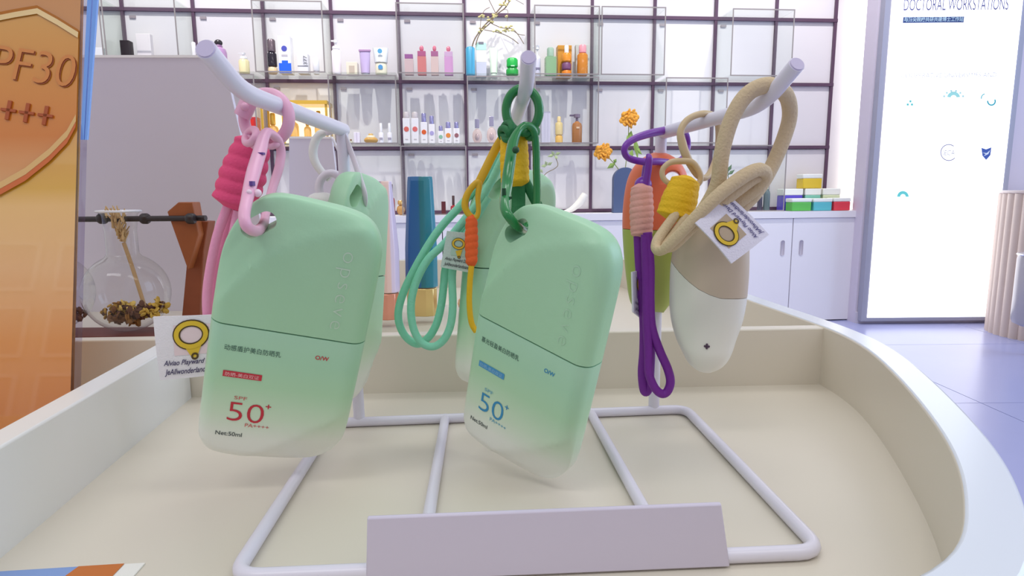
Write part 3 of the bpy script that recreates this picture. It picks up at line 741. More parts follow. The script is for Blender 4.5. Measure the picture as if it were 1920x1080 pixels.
cord('cord', [(1214, 436), (1219, 500), (1219, 560), (1222, 612), (1236, 655), (1252, 692), (1257, 716), (1251, 734), (1240, 738), (1227, 726), (1217, 700), (1216, 660), (1213, 600), (1212, 520), (1210, 440)], 17, PUR, r, D=0.316)
cloth_tag(r, [(1186, 510), (1210, 505), (1212, 604), (1188, 585)], (.318, .335, .335, .318), mat((226, 222, 236), .75, bump=.3, bscale=1500), mat((160, 120, 190), .7), LINES)

# ---- beige clip, yellow wrap and thick rope (third arm)
BG = mat((206, 182, 142), 0.35); BGR = mat((208, 186, 150), 0.75, bump=.5, bscale=900)
r = thing('beige_lanyard', 'thick beige rope lanyard with a yellow wrap looped over the third arm', 'lanyard', P(1340, 470, 0.28), 'clip lanyards hanging on the rack')
cord('carabiner', [(1310, 330, .312), (1297, 312, .310), (1286, 290, .309), (1279, 268, .309), (1276, 248, .309), (1284, 230, .310), (1300, 218, .312), (1322, 213, .316), (1340, 219, .322), (1347, 240, .326), (1346, 280, .326), (1338, 310, .320), (1325, 332, .315)], [12, 14, 16, 16, 13, 12, 12, 12, 12, 12, 12, 12, 12], BG, r, closed=True)
cord('ring_clip', [(1296, 304), (1276, 302), (1256, 305), (1243, 317), (1243, 332), (1254, 343), (1270, 342), (1290, 340), (1308, 345), (1314, 332), (1308, 316)], [12, 12, 11, 10, 10, 10, 10, 11, 11, 11, 11], BG, r, D=0.306, closed=True)
wrap('cord_wrap', (1288, 332, .303), (1262, 412, .303), 68, 6, YW, r, taper=(.75, .98, 1.0), depth=.035)
cord('rope', [(1300, 420, .292), (1325, 385, .288), (1346, 343, .284), (1354, 284, .281), (1373, 220, .279), (1402, 176, .278), (1441, 160, .278), (1472, 176, .284), (1481, 213, .290), (1470, 258, .292), (1447, 312, .292), (1421, 356, .290), (1395, 385, .288), (1360, 415, .288)], [26, 27, 28, 28, 28, 29, 29, 28, 27, 27, 27, 27, 26, 24], BGR, r)
cord('rope', [(1270, 398, .298), (1250, 425, .294), (1232, 452, .289), (1231, 468, .285), (1244, 468, .281), (1270, 444, .278), (1310, 402, .275), (1352, 362, .273), (1392, 332, .273), (1422, 318, .275), (1436, 327, .279), (1426, 345, .282), (1404, 365, .284), (1370, 390, .286), (1320, 430, .292)], [18, 20, 20, 19, 19, 21, 23, 25, 26, 25, 23, 24, 25, 24, 22], BGR, r)
cord('rope', [(1288, 405, .297), (1262, 440, .293), (1244, 462, .288), (1262, 462, .283), (1300, 424, .280), (1345, 386, .279), (1390, 350, .279), (1420, 333, .280), (1428, 343, .285), (1408, 372, .288), (1370, 410, .291), (1335, 445, .296)], [16, 18, 16, 18, 22, 24, 25, 20, 20, 24, 24, 22], BGR, r)
cloth_tag(r, [(1372, 494), (1304, 418), (1362, 362), (1442, 440)], (.272, .272, .279, .279), mat((232, 228, 240), .75, bump=.3, bscale=1500), mat((186, 166, 140), .75), LINES, bend=0.001, edge=(64, 52, 116))

# ---- two oval bottles on the third arm
def oval_bottle(name, label, axis_px, D, widths, T, seam, cols, loc_px, hole=None):
    """flat oval bottle built from cross sections along its hanging axis; widths in pixels left/right of the axis"""
    root = thing(name, label, 'bottle', P(*loc_px, D))
    a, b = P(*axis_px[0], D), P(*axis_px[1], D + axis_px[2]); ax_ = (b - a).normalized(); L_ = (b - a).length
    vd = (CAM - a).normalized(); sd = ax_.cross(vd).normalized(); fd = sd.cross(ax_).normalized()
    if sd.x < 0: sd = -sd
    if fd.dot(vd) < 0: fd = -fd
    n = 40; sg = 32
    def W(t):
        n_w = len(widths)
        for i in range(n_w - 1):
            if t <= widths[i + 1][0] or i == n_w - 2:
                p0, p1, p2, p3 = widths[max(0, i - 1)], widths[i], widths[i + 1], widths[min(n_w - 1, i + 2)]; u = (t - p1[0]) / (p2[0] - p1[0]); dt = p2[0] - p1[0]; out = []
                for c_ in (1, 2):
                    m1 = (p2[c_] - p0[c_]) / (p2[0] - p0[0]) * dt; m2 = (p3[c_] - p1[c_]) / (p3[0] - p1[0]) * dt
                    out.append((2 * u ** 3 - 3 * u * u + 1) * p1[c_] + (u ** 3 - 2 * u * u + u) * m1 + (3 * u * u - 2 * u ** 3) * p2[c_] + (u ** 3 - u * u) * m2)
                return out
    def point(t, an):
        l, rr = W(t); l *= pxm(D); rr *= pxm(D)
        e = min(1, math.sqrt(max(0.0, 1 - (1 - min(1, t * 8)) ** 2)) + .03, math.sqrt(max(0.0, 1 - (1 - min(1, (1 - t) * 5)) ** 2)) + .03)
        cx = math.cos(an); sx = math.sin(an)
        return a + ax_ * (L_ * t) + sd * ((rr if cx > 0 else l) * math.copysign(abs(cx) ** 0.8, cx)) + fd * (T / 2 * e * math.copysign(abs(sx) ** 0.8, sx))
    def shell(name, lo_, hi_, m_):
        vs = [point(lo_(math.cos(2 * math.pi * k / sg)) * (1 - i / n) + hi_(math.cos(2 * math.pi * k / sg)) * i / n, 2 * math.pi * k / sg) for i in range(n + 1) for k in range(sg)]
        fs = [[i * sg + k, i * sg + (k + 1) % sg, (i + 1) * sg + (k + 1) % sg, (i + 1) * sg + k] for i in range(n) for k in range(sg)]
        return MB().add(vs, fs + [list(range(sg)), list(range(n * sg, (n + 1) * sg))]).build(name, m_, root, sharp=60)
    o = shell('cap', lambda c: 0.0, seam, cols[0])
    if hole:
        c_ = a + ax_ * (L_ * hole[1]) + sd * (hole[0] * pxm(D)); cut = MB().lathe([(hole[2] * pxm(D), -0.03), (hole[2] * pxm(D), 0.03)], c_, axis=fd, seg=24).build('cut', cols[0])
        bo = o.modifiers.new('hole', 'BOOLEAN'); bo.object = cut; bo.solver = 'EXACT'; bpy.context.view_layer.update()
        me2 = bpy.data.meshes.new_from_object(o.evaluated_get(bpy.context.evaluated_depsgraph_get())); o.modifiers.clear(); o.data = me2; bpy.data.objects.remove(cut)
    shell('body', lambda c: seam(c) + 0.003, lambda c: 1.0, cols[1])
    return root, a, ax_, sd, fd, L_
ivory = mat((236, 234, 226), 0.32, sss=.1); taupe = mat((205, 188, 168), 0.4)
r, a, ax_, sd, fd, L_ = oval_bottle('oval_bottle', 'oval bottle with beige cap and ivory base hanging from the beige lanyard', ((1343, 392), (1322, 698), 0.0), 0.312,
    [(0, 18, 18), (.06, 46, 42), (.14, 66, 58), (.3, 76, 65), (.5, 76, 66), (.65, 72, 62), (.78, 60, 52), (.88, 44, 44), (.95, 30, 31), (1, 7, 7)], 0.026,
    lambda c: 0.51 - 0.20 * max(0, -c + .15) ** 1.25 / 1.19, (taupe, ivory), (1325, 700))
mk = MB(); o0 = a + ax_ * (L_ * .80) + fd * 0.0132
for (x, y) in ((-1, 0), (1, 0), (0, -1), (0, 1), (0, 0)): mk.sphere(o0 + sd * x * .0009 + ax_ * y * .0009, .0006, seg=8, rings=5)
mk.build('printed_mark', mat((84, 60, 84), .5), r)
orange_m = mat((238, 122, 84), 0.4); lime_m = mat((176, 190, 96), 0.4)
oval_bottle('oval_bottle', 'oval bottle with orange cap and lime green base behind the purple lanyard', ((1236, 286), (1222, 585), 0.0), 0.35,
    [(0, 10, 10), (.015, 20, 20), (.05, 36, 36), (.13, 52, 51), (.25, 60, 58), (.42, 62, 60), (.6, 58, 56), (.8, 50, 46), (.93, 42, 34), (1, 30, 22)], 0.024,
    lambda c: 0.47, (orange_m, lime_m), (1232, 585), hole=(26, 0.16, 14))

# ================================================================== THINGS STANDING BEHIND THE RACK
# ---- amber poster in a leaning clear holder
hd = Vector((math.cos(math.radians(5)), math.sin(math.radians(5)), 0))
pb = P(132, 745, 0.335); ptop = P(158, 0, 0.3873)
pb.z, ptop_z = pb.z, ptop.z
updir = (ptop - pb); updir = updir - hd * updir.dot(hd); updir /= updir.z        # rise per metre of height
e0 = pb + updir * (ZF - pb.z); HP = 0.27
pn_ = hd.cross(updir.normalized()).normalized()
if pn_.dot(CAM - pb) < 0: pn_ = -pn_
def PO(s, h, e=0.0): return e0 - hd * s + updir * h + pn_ * e                   # s metres left of the right edge, h above the tray
def pos_px(x, y, e=0.0):
    d = ray(x, y); t = (e0 - CAM).dot(pn_) / d.dot(pn_); return CAM + d * t + pn_ * e
poster = thing('acrylic_poster', 'amber orange poster reading SPF30 in a clear acrylic holder at the left edge', 'poster', PO(0.08, 0))
pm_ = ramp_mat('amber_print', [(0.0, (204, 118, 30)), (0.05, (226, 148, 60)), (0.09, (238, 184, 120)), (0.125, (240, 190, 110)), (0.135, (226, 172, 46)), (0.175, (222, 150, 50)), (0.22, (206, 132, 40)), (0.27, (200, 122, 6))], 'Z', 0.35, gloss=0.13)
MB().slab([PO(0.17, 0), PO(0, 0), PO(0, HP), PO(0.17, HP)], -pn_ * 0.003).build('printed_sheet', pm_, poster)
def clip_edge(x, y):      # keep the print on the sheet
    p_ = pos_px(x, y); over = (p_ - e0).dot(hd); return p_ - hd * (over + .0003) if over > -.0003 else p_
low_c = [(-150, 330), (-60, 372), (0, 356), (50, 328), (95, 292), (128, 258), (150, 228)]
top_c = [(170, 72), (150, 62), (110, 38), (72, 17), (30, 24), (0, 30), (-150, 60)]
sh_m = ramp_mat('shield_print', [(0.13, (226, 176, 120)), (0.165, (212, 122, 30)), (0.20, (216, 138, 42)), (0.235, (218, 156, 66)), (0.26, (222, 172, 92))], 'Z', 0.3, gloss=0.06)
q = [clip_edge(x, y) + pn_ * 0.0006 for x, y in low_c + top_c]
MB().add(q, [list(range(len(q)))]).build('shield', sh_m, poster)
def band(c_, wd, e, col, up=1):
    A_ = [clip_edge(x, y) + pn_ * e for x, y in c_]; B_ = [clip_edge(x, y + wd) + pn_ * (e + .0004) for x, y in c_]; n = len(A_)
    MB().add(A_ + B_, [[k, k + 1, n + k + 1, n + k] for k in range(n - 1)]).build('shield_border', mat(col, 0.35), poster)
band(top_c[1:], 11, .001, (228, 196, 136)); band(top_c[1:], -5, .0009, (190, 118, 40)); band(low_c[1:], -12, .001, (228, 186, 122)); band(low_c[1:], 12, .0009, (206, 104, 48))
ud = updir.normalized(); td = (hd * math.cos(math.radians(8)) - ud * math.sin(math.radians(8))); tu = (ud * math.cos(math.radians(8)) + hd * math.sin(math.radians(8)))
for (col, e, sh) in (((150, 70, 26), 0.0011, 0.0), ((212, 134, 68), 0.0014, -2.2)):
    base = pos_px(140 + sh, 168 + sh, e); ht = (pos_px(130, 106) - pos_px(130, 166)).length; wd = (pos_px(137, 166) - pos_px(-62, 166)).length
    mb = MB(); flat_text(mb, 'SPF30', lambda x, y: base + td * (x - wd) + tu * y, wd, ht, shear=0.05, bold=-0.008); mb.build('lettering', mat(col, 0.5), poster)
for (cx, cy) in ((-15, 203), (19, 208), (53, 213), (88, 218)):
    mb = MB(); c_ = pos_px(cx, cy, 0.0012); ud = updir.normalized(); R_ = Matrix((td, pn_, tu)).transposed()
    mb.box(c_, (0.0041, 0.0005, 0.0008), R_).box(c_, (0.0010, 0.0005, 0.0056), R_); mb.build('plus_sign', mat((172, 82, 36), 0.5), poster)
MB().slab([PO(0, 0.0), PO(-0.0032, 0.0), PO(-0.0032, HP), PO(0, HP)], -pn_ * 0.004).build('acrylic_edge', glass('poster_edge', (236, 234, 244), .5), poster)
blue_glint_m = mat((122, 168, 238), 0.15)  # light caught by the clear edges, put in as opaque blue
for (xa, xb, xc, xd) in ((164, 172, 157, 151), (175, 183, 163, 159)):
    MB().slab([P(xd, 262, .3685), P(xc, 262, .3685), P(xb, -10, .387), P(xa, -10, .387)], (0, 0.0015, 0)).build('acrylic_edge', blue_glint_m, poster)
# ---- grey backs of two sign boards
grey_m = mat((224, 219, 234), 0.55, noise=0.012, nscale=20)
def board(name, label, tlx, trx, yt, brx, Dt, Db, th=0.005, blx=None):
    tr_ = P(trx, yt, Dt); tl_ = P(tlx, yt, Dt); br_ = P(brx, 632, Db); bl_ = P(blx if blx else tlx, 632, Db); br_.z = bl_.z = ZF; 
    root = thing(name, label, 'sign', (br_ + bl_) / 2)
    MB().slab([bl_, br_, tr_, tl_], (0, th, 0)).build('panel', grey_m, root)
    MB().slab([tl_ + Vector((0, -.0006, -.001)), tr_ + Vector((0, -.0006, -.001)), tr_ + Vector((0, -.0006, .0012)), tl_ + Vector((0, -.0006, .0012))], (0, th + .001, 0)).build('top_edge', mat((240, 236, 236), .4), root)  # pale strip draws the highlight along the top edge
    return root
board('sign_board', 'large plain grey back of a leaning sign board behind the flask', 30, 417, 106, 530, 0.60, 0.70, blx=100)
board('sign_board', 'small lavender grey back of a sign board behind the white clip', 542, 622, 258, 660, 0.72, 0.80, blx=548)
# ---- flask stand
DF = 0.56
wood = mat((150, 82, 42), 0.45, noise=0.18, nscale=60); black_m = mat((44, 34, 36), 0.4)
st = thing('flask_stand', 'dark wooden flask stand with a black hanging rod', 'stand', P(250, 640, DF) * 1.0)
st.location.z = ZF
def slab_px(name, l, D, th, m_, root):
    q = [P(x, y, D) for x, y in l]; n = len(q); t = Vector((0, th, 0))
    o = MB().add(q + [p + t for p in q], [list(range(n)), list(range(n, 2 * n))[::-1]] + [[k, (k + 1) % n, n + (k + 1) % n, n + k] for k in range(n)]).build(name, m_, root)
    bv = o.modifiers.new('bevel', 'BEVEL'); bv.width = .0008; bv.segments = 2; return o
slab_px('upright', [(313, 397), (334, 379), (361, 379), (372, 440), (352, 506)], DF - .004, .014, wood, st)
slab_px('brace', [(352, 470), (368, 414), (391, 415), (382, 470), (374, 592), (366, 640), (336, 640), (341, 590)], DF + .006, .014, mat((132, 66, 36), 0.45, noise=0.18, nscale=60), st)
MB().tube([P(60, 412, DF + .012), P(386, 409, DF - .008)], 5.2 * pxm(DF), raw=True).build('rod', black_m, st)
for x in (192, 272, 358):
    MB().lathe([(8 * pxm(DF), -.0035), (10 * pxm(DF), -.002), (10 * pxm(DF), .002), (8 * pxm(DF), .0035)], P(x, 410, DF - (.012 if x == 358 else 0)), axis=(1, 0, 0), seg=16).build('collar', black_m, st)
bb = P(250, 634, DF); MB().box((P(200, 634, DF).x, DF + .004, ZF + .003), (.11, .02, .003)).build('base', mat((112, 48, 34), 0.5, noise=.1, nscale=40), st)
fl_m = glass('flask_glass', (250, 250, 249), 0.9, 0.03)
def flask(label, cx):
    R_ = 75 * pxm(DF); c = P(cx, 548, DF + .004); root = thing('round_flask', label, 'flask', c - Vector((0, 0, R_)), 'round flasks on the stand')
    nr = 27 * pxm(DF); zt = P(cx, 396, DF).z - c.z; a0 = math.asin(nr / R_)
    prof = [(max(1e-5, R_ * math.sin(t)), -R_ * math.cos(t)) for t in [math.pi * i / 22 for i in range(23)] if math.pi - t > a0]
    prof += [(nr * 1.0, R_ * math.cos(a0) + .002), (nr * .98, zt * .75), (nr * 1.12, zt * .96), (nr * 1.35, zt)]
    prof2 = prof + [(max(1e-5, r_ - .0012), z + (.0012 if r_ < 1e-3 else 0)) for r_, z in reversed(prof)]
    mb = MB().lathe(prof, c, seg=36); mb.f = mb.f[:-1]; mb.mi = mb.mi[:-1]
    mb.build('bulb', fl_m, root)
    MB().tube([c + Vector((nr * 1.35 * math.cos(t), nr * 1.35 * math.sin(t), zt)) for t in [2 * math.pi * i / 20 for i in range(20)]], .0011, closed=True, seg=8, sub=1).build('lip', mat((226, 226, 232), .1), root)
    return c, R_
c, R_ = flask('round glass flask with dried flowers and a feathery stem', 238)
flask('round glass flask mostly hidden behind the amber poster', 92)
dcols = [(206, 170, 74), (150, 104, 46), (96, 58, 40), (222, 190, 100), (116, 74, 40), (178, 138, 60)]
dn = ['yellow dried flower at the right wall of the flask', 'brown dried flower lying lowest in the flask', 'dark dried flower bud between the yellow ones in the flask', 'pale yellow dried flower in the middle of the flask', 'dull brown dried flower at the left of the flask', 'ochre dried flower at the left wall of the flask', 'dark brown dried flower beside the stem tip', 'golden dried flower at the back of the flask', 'yellow dried flower in the half hidden flask']
dpos = [(297, 574, 0), (250, 596, -.004), (262, 584, -.008), (240, 580, .004), (222, 594, -.004), (206, 586, 0), (282, 586, -.008), (232, 575, .012), (146, 588, 0)]
for i, ((x, y, dy), lb) in enumerate(zip(dpos, dn)):
    p0 = P(x, y, DF + .004 + dy); root = thing('dried_flower', lb, 'dried flower', p0 - Vector((0, 0, .006)), 'dried flowers in the flasks')
    cc_ = dcols[i % 6]; mb = MB()
    for k in range(26):
        v = Vector((random.gauss(0, 1), random.gauss(0, 1), random.gauss(0, .7))).normalized() * random.uniform(.003, .0085)
        mb.sphere(p0 + v, .0026, (1.3, 1, .4), seg=7, rings=5, R=Euler((random.random() * 6, random.random() * 6, random.random() * 6)).to_matrix())
    mb.build('petals', mat(cc_, .8, noise=.25, nscale=200), root)
    mb = MB()
    for k in range(7):
        v = Vector((random.gauss(0, 1), random.gauss(0, 1), random.gauss(0, .7))).normalized() * .0045
        mb.sphere(p0 + v, .0022, (1, 1, .8), seg=7, rings=5)
    mb.build('heart', mat((78, 44, 34), .8), root)
root = thing('pampas_plume', 'feathery beige dried stem standing in the flask', 'dried plant', P(276, 590, DF))
cord('stem', [(276, 590, DF), (262, 545, DF), (246, 495, DF), (232, 455, DF)], 7, mat((186, 152, 108), .8), root)
mb = MB()
for k in range(60):
    t = random.random(); x = 214 + 18 * t + random.gauss(0, 6 * (1 - t) + 3); y = 402 + 52 * t; p0 = P(x, y, DF + random.gauss(0, .003))
    mb.tube([p0, p0 + Vector((random.gauss(0, .003), random.gauss(0, .002), .008))], [.0012, .0004], seg=5, raw=True)
mb.build('plume', mat((200, 168, 122), .9, noise=.2, nscale=300), root)
# ---- tubes on a clear slab behind the partition
zc2 = ZF + 0.008
q0, q1 = P(668, 600, .58), P(905, 600, .58)
sl_ = MB().box(((q0.x + q1.x) / 2, .625, ZF + .004), ((q1.x - q0.x) / 2, .055, .004)).build('acrylic_slab', [CLEAR]); tag(sl_, 'clear acrylic slab under the two standing tubes', 'slab')
def std_tube(label, xl, xr, xtl, xtr, yt, D, bodym, capm, capfrac, facets=None):
    c_ = P((xl + xr) / 2, 600, D); zb_ = zc2; W_ = (xr - xl) / 2 * pxm(D); Wt = (xtr - xtl) / 2 * pxm(D); dx = (xtl + xtr) / 2; ct_ = P(dx, yt, D); H_ = ct_.z - zb_
    root = thing('cosmetic_tube', label, 'tube', (c_.x, D, zb_), 'tubes standing behind the partition')
    def loop(t, wx, wy):
        cx = c_.x + (ct_.x - c_.x) * t; z = zb_ + H_ * t
        sec = [(-1, -.25), (-.72, -.8), (.35, -1), (.8, -.75), (1, 0), (.7, .9), (-.7, .9), (-1, .3)]
        return [Vector((cx + wx * a_, D + wy * b_, z)) for a_, b_ in sec]
    def part_(name, ts, m_):
        vs = []; fs = []
        for (t, wx, wy) in ts: vs += loop(t, wx, wy)
        for i in range(len(ts) - 1): fs += [[i * 8 + k, i * 8 + (k + 1) % 8, (i + 1) * 8 + (k + 1) % 8, (i + 1) * 8 + k] for k in range(8)]
        fs += [list(range(8))[::-1], [(len(ts) - 1) * 8 + k for k in range(8)]]
        o = MB().add(vs, fs).build(name, m_, root, sharp=20); bv = o.modifiers.new('bevel', 'BEVEL'); bv.width = .0008; bv.segments = 2; return o
    part_('cap', [(0, W_ * .93, W_ * .62), (capfrac * .97, W_ * .93, W_ * .62)], capm)
    part_('band', [(capfrac * .97, W_ * .9, W_ * .58), (capfrac, W_ * .9, W_ * .58)], mat((150, 130, 110), .3))
    part_('body', [(capfrac, W_, W_ * .66), (.5, W_ * .98, W_ * .62), (.97, Wt, W_ * .42), (1.0, Wt * .97, W_ * .3)], bodym)
    return root
std_tube('tall glossy blue and teal tube with a gold cap behind the mint cord loops', 762, 823, 764, 811, 331, .622,
         ramp_mat('blue_teal', [(-.02, (18, 84, 150)), (.0, (22, 96, 150)), (.002, (24, 112, 120)), (.02, (30, 140, 170))], 'X', .12, coat=.5), mat((222, 196, 132), .22, metal=.7), .21)
std_tube('mauve tube with a rose gold cap beside the red printed bottle', 690, 752, 696, 735, 340, .605,
         ramp_mat('mauve', [(-.02, (168, 128, 160)), (.002, (178, 138, 166)), (.0035, (230, 196, 186)), (.0095, (236, 206, 198)), (.011, (228, 216, 246)), (.02, (226, 214, 244))], 'X', .15, coat=.5), mat((226, 158, 134), .22, metal=.5), .2)  # pale right-hand stops paint the tube's highlight into its colour
p0 = P(873, 586, .64); root = thing('dried_bloom', 'small tan dried bloom on the slab beside the blue tube', 'dried flower', (p0.x, p0.y, zc2)); mb = MB()
for k in range(12):
    an = 2 * math.pi * k / 12; mb.sphere(Vector((p0.x + .005 * math.cos(an), p0.y, zc2 + .0085 + .005 * math.sin(an))), .0032, (1, .6, 1), seg=8, rings=6)
mb.build('petals', mat((224, 178, 140), .7), root); MB().sphere(Vector((p0.x, p0.y - .001, zc2 + .0085)), .0026).build('heart', mat((150, 96, 60), .7), root)

# ================================================================== CLEAR BOXES AND PRODUCTS ON THE SHELF WALL
SH = {0: ZR[0], 1: ZR[1] + 0.0125, 2: ZR[2] + 0.0125, 3: ZR[3] + .0125}
boxes = [(-1, 2, 'holding the folded white sheet'), (0, 2, 'holding the black square bottle'), (2, 2, 'holding the white and blue carton'), (4, 2, 'holding the four pink perfume bottles'),
         (6, 2, 'holding the amber bottles'), (7, 2, 'standing empty right of the amber bottles'), (9, 2, 'standing empty above the thick rope'),
         (1, 1, 'holding the red cartons'), (3, 1, 'holding the round amber perfume'), (5, 1, 'holding the two crystal perfume bottles'), (6, 1, 'holding the brown pump bottle'), (8, 1, 'standing empty behind the third arm'),
         (4, 0, 'on the worktop behind the blue tube'), (9, 0, 'on the worktop beside the coloured tubs')]
BD = 0.19; BT = 0.003
for (k, r_, lb) in boxes:
    z0, z1 = ZR[r_] + (0.0135 if r_ == 0 else 0.0005) + .006, ZR[r_ + 1] + (-.002); u0, u1 = uk(k) + .004, uk(k + 1) - .004
    if r_ == 0: z0 = ZR[0] + .0005
    n0 = .0135; uc, zc_ = (u0 + u1) / 2, (z0 + z1) / 2
    root = thing('acrylic_box', 'clear open acrylic box on the shelf wall ' + lb, 'display box', WP(uc, BD / 2, z0), 'clear boxes on the shelf wall')
    if r_ > 0: MB().box(WP(uc, n0 + BD / 2, z0 + BT), ((u1 - u0) / 2, BD / 2, BT), RZ).build('bottom_pane', CLEAR, root)
    MB().box(WP(uc, n0 + BD / 2, z1 - BT), ((u1 - u0) / 2, BD / 2, BT), RZ).build('top_pane', CLEAR, root)
    for (u, ) in ((u0 + BT,), (u1 - BT,)): MB().box(WP(u, n0 + BD / 2, zc_), (BT, BD / 2, (z1 - z0) / 2 - 2 * BT), RZ).build('side_pane', CLEAR, root)
    e = MB(); ny = n0 + BD + .0008
    for z in (z0 + BT, z1 - BT): e.box(WP(uc, ny, z), ((u1 - u0) / 2, .0008, BT), RZ)
    for u in (u0 + BT, u1 - BT): e.box(WP(u, ny, zc_), (BT, .0008, (z1 - z0) / 2 - 2 * BT), RZ)
    e.build('front_edge', EDGE, root)
# narrow glass ledges where products stand without a box
boxed = {(k, r_) for k, r_, _ in boxes}
for (k, r_, lb) in ((1, 2, 'under the purple bottle'), (3, 2, 'under the white pump bottle and purple tube'), (5, 2, 'under the blue vase and the green tube'), (2, 1, 'under the gold framed case'), (4, 1, 'under the seven small serum bottles')):
    o = MB().box(WP(uk(k) + DU / 2, .0135 + .09, ZR[r_] + .0095), (DU / 2 - .006, .09, .003), RZ).build('glass_ledge', [CLEAR]); tag(o, 'clear glass ledge on the shelf wall ' + lb, 'shelf', 'glass ledges on the shelf wall')

def product(name, label, cat, xl, xr, yt, row, n, parts, group=None, rot=0.0, sy=1.0):
    """parts: (name, colour or material, from, to (fractions of height), width fraction, shape)"""
    yb = {0: 398, 1: 273, 2: 147}[row]; xc = (xl + xr) / 2
    u = (WPX(xc, yb, n) - WO).dot(WU); z = SH[row] + (.0021 if row == 0 else .0005)
    if row == 0: z = ZR[0] + .0005
    base = WP(u, n, z); base.z = z; dep = (base - CAM).dot(FW); px = dep / F
    W_ = (xr - xl) * px; H_ = (proj(base)[1] - yt) * px
    root = thing(name, label, cat, base, group, (0, 0, WY + rot))
    for (pn2, m_, f0, f1, wf, shp_) in parts:
        if isinstance(m_, tuple): m_ = mat(m_[:3], *(m_[3:] or (0.3,)))
        z0, z1, hw = f0 * H_, f1 * H_, W_ * wf / 2; h_ = z1 - z0; mb = MB()
        if shp_ == 'c':
            b_ = min(hw * .25, h_ * .2); mb.lathe([(hw - b_, z0), (hw, z0 + b_), (hw, z1 - b_ * 1.2), (hw - b_, z1)], seg=20)
        elif shp_ == 's':      # shoulders narrowing to a neck
            mb.lathe([(hw * .92, z0), (hw, z0 + h_ * .04), (hw, z0 + h_ * .78), (hw * .86, z0 + h_ * .9), (hw * .4, z0 + h_ * .97), (hw * .36, z1)], seg=20)
        elif shp_ == 'o':      # ball
            mb.sphere((0, 0, (z0 + z1) / 2), h_ / 2, (hw * 2 / h_, hw * 1.5 / h_, 1), seg=20, rings=12)
        elif shp_ == 'b':
            mb.box((0, 0, (z0 + z1) / 2), (hw, min(hw, .03) * sy, h_ / 2))
        elif shp_ == 't':      # tube: round at the foot, flat wide crimp at the top
            vs = []; fs = []
            for t in (0, .1, .4, .7, 1.0):
                for k in range(20):
                    an = 2 * math.pi * k / 20; vs.append((hw * (.82 + .18 * t) * math.cos(an), hw * (.8 * (1 - t) + .04) * math.sin(an), z0 + h_ * t))
            for i in range(4): fs += [[i * 20 + k, i * 20 + (k + 1) % 20, (i + 1) * 20 + (k + 1) % 20, (i + 1) * 20 + k] for k in range(20)]
            mb.add(vs, fs + [list(range(20))[::-1], list(range(80, 100))])
        elif shp_ == 'p':      # pump head with nozzle
            mb.lathe([(hw * .3, z0), (hw * .3, z0 + h_ * .55), (hw * .7, z0 + h_ * .6), (hw * .7, z1)], seg=14).box((-hw * .9, 0, z1 - h_ * .15), (hw * .7, hw * .25, h_ * .1))
        elif shp_ == 'f':      # print on the front
            mb.box((0, -min(W_ / 2, .03) * sy - .0004, (z0 + z1) / 2), (hw, .0006, h_ / 2))
        elif shp_ == 'd':      # round print on the front
            mb.lathe([(hw, -.0006), (hw, .0006)], (0, -min(W_ / 2, .03) * sy - .0006, (z0 + z1) / 2), axis=(0, 1, 0), seg=18)
        o = mb.build(pn2, m_, root, local=True)
        if shp_ == 'b': bv = o.modifiers.new('bevel', 'BEVEL'); bv.width = .0015; bv.segments = 2
    return root
G2, G1, G0 = 'products on the upper shelf row', 'products on the middle shelf row', 'products on the worktop'
Wh = (240, 238, 240, .35); CLR = tint('clear_perfume', (250, 236, 232), .25)
pr = product
pr('bottle', 'black square bottle with a white foot in the upper left box', 'bottle', 235, 252, 80, 2, .1, [('foot', Wh, 0, .12, 1, 'b'), ('body', (42, 32, 38, .2), .12, 1, .95, 'b')], G2)
pr('carton', 'pale carton with a small leaf print in the upper left box', 'carton', 265, 290, 68, 2, .07, [('carton', (240, 232, 232, .6), 0, 1, 1, 'b'), ('leaf_print', (206, 200, 204, .6), .06, .3, .4, 'f')], G2, sy=.5)
pr('folded_sheet', 'folded white sheet in the leftmost upper box', 'card', 170, 200, 92, 2, .1, [('sheet', Wh, 0, 1, 1, 'b')], G2, sy=.3)
pr('bottle', 'small pale gold bottle with a white cap by the upper left box', 'bottle', 361, 375, 82, 2, .08, [('body', (232, 214, 168, .2), 0, .55, 1, 'c'), ('cap', Wh, .55, 1, .5, 'c')], G2)
pr('bottle', 'purple bottle with a round black cap above the grey board', 'bottle', 401, 428, 77, 2, .11, [('body', (206, 160, 206, .3), 0, .8, 1, 's'), ('collar', (150, 110, 150, .3), .72, .84, .5, 'c'), ('cap', (52, 46, 50, .15), .8, 1, .55, 'o')], G2)
pr('pump_bottle', 'cream pump bottle with a white top left of the white and blue carton', 'bottle', 450, 469, 101, 2, .11, [('body', (240, 226, 176, .3), 0, .68, 1, 'c'), ('collar', Wh, .68, .82, .7, 'c'), ('pump', Wh, .8, 1, .6, 'p')], G2)
pr('bottle', 'black bottle with a silver domed cap and gold foot', 'bottle', 504, 521, 77, 2, .12, [('foot', (226, 200, 160, .25), 0, .2, 1, 'c'), ('body', (34, 26, 40, .15), .2, .62, 1, 'c'), ('cap', (120, 104, 112, .2, .6), .62, 1, .88, 'c')], G2)
pr('carton', 'white and blue carton with a blue round emblem', 'carton', 528, 550, 73, 2, .12, [('carton', Wh, 0, 1, 1, 'b'), ('blue_base', (30, 98, 222, .4), .0, .27, 1.0, 'f'), ('crown_print', (30, 98, 222, .4), .27, .34, .5, 'f'), ('emblem', (78, 84, 178, .4), .58, .74, .46, 'd'), ('small_print', (190, 184, 190, .5), .45, .5, .5, 'f')], G2)
c377 = pr('carton', 'small white carton with 377 lettered sideways', 'carton', 562, 581, 104, 2, .12, [('carton', (226, 224, 228, .5), 0, 1, 1, 'b'), ('grey_line', (110, 108, 116, .5), .36, .39, 1, 'f')], G2)
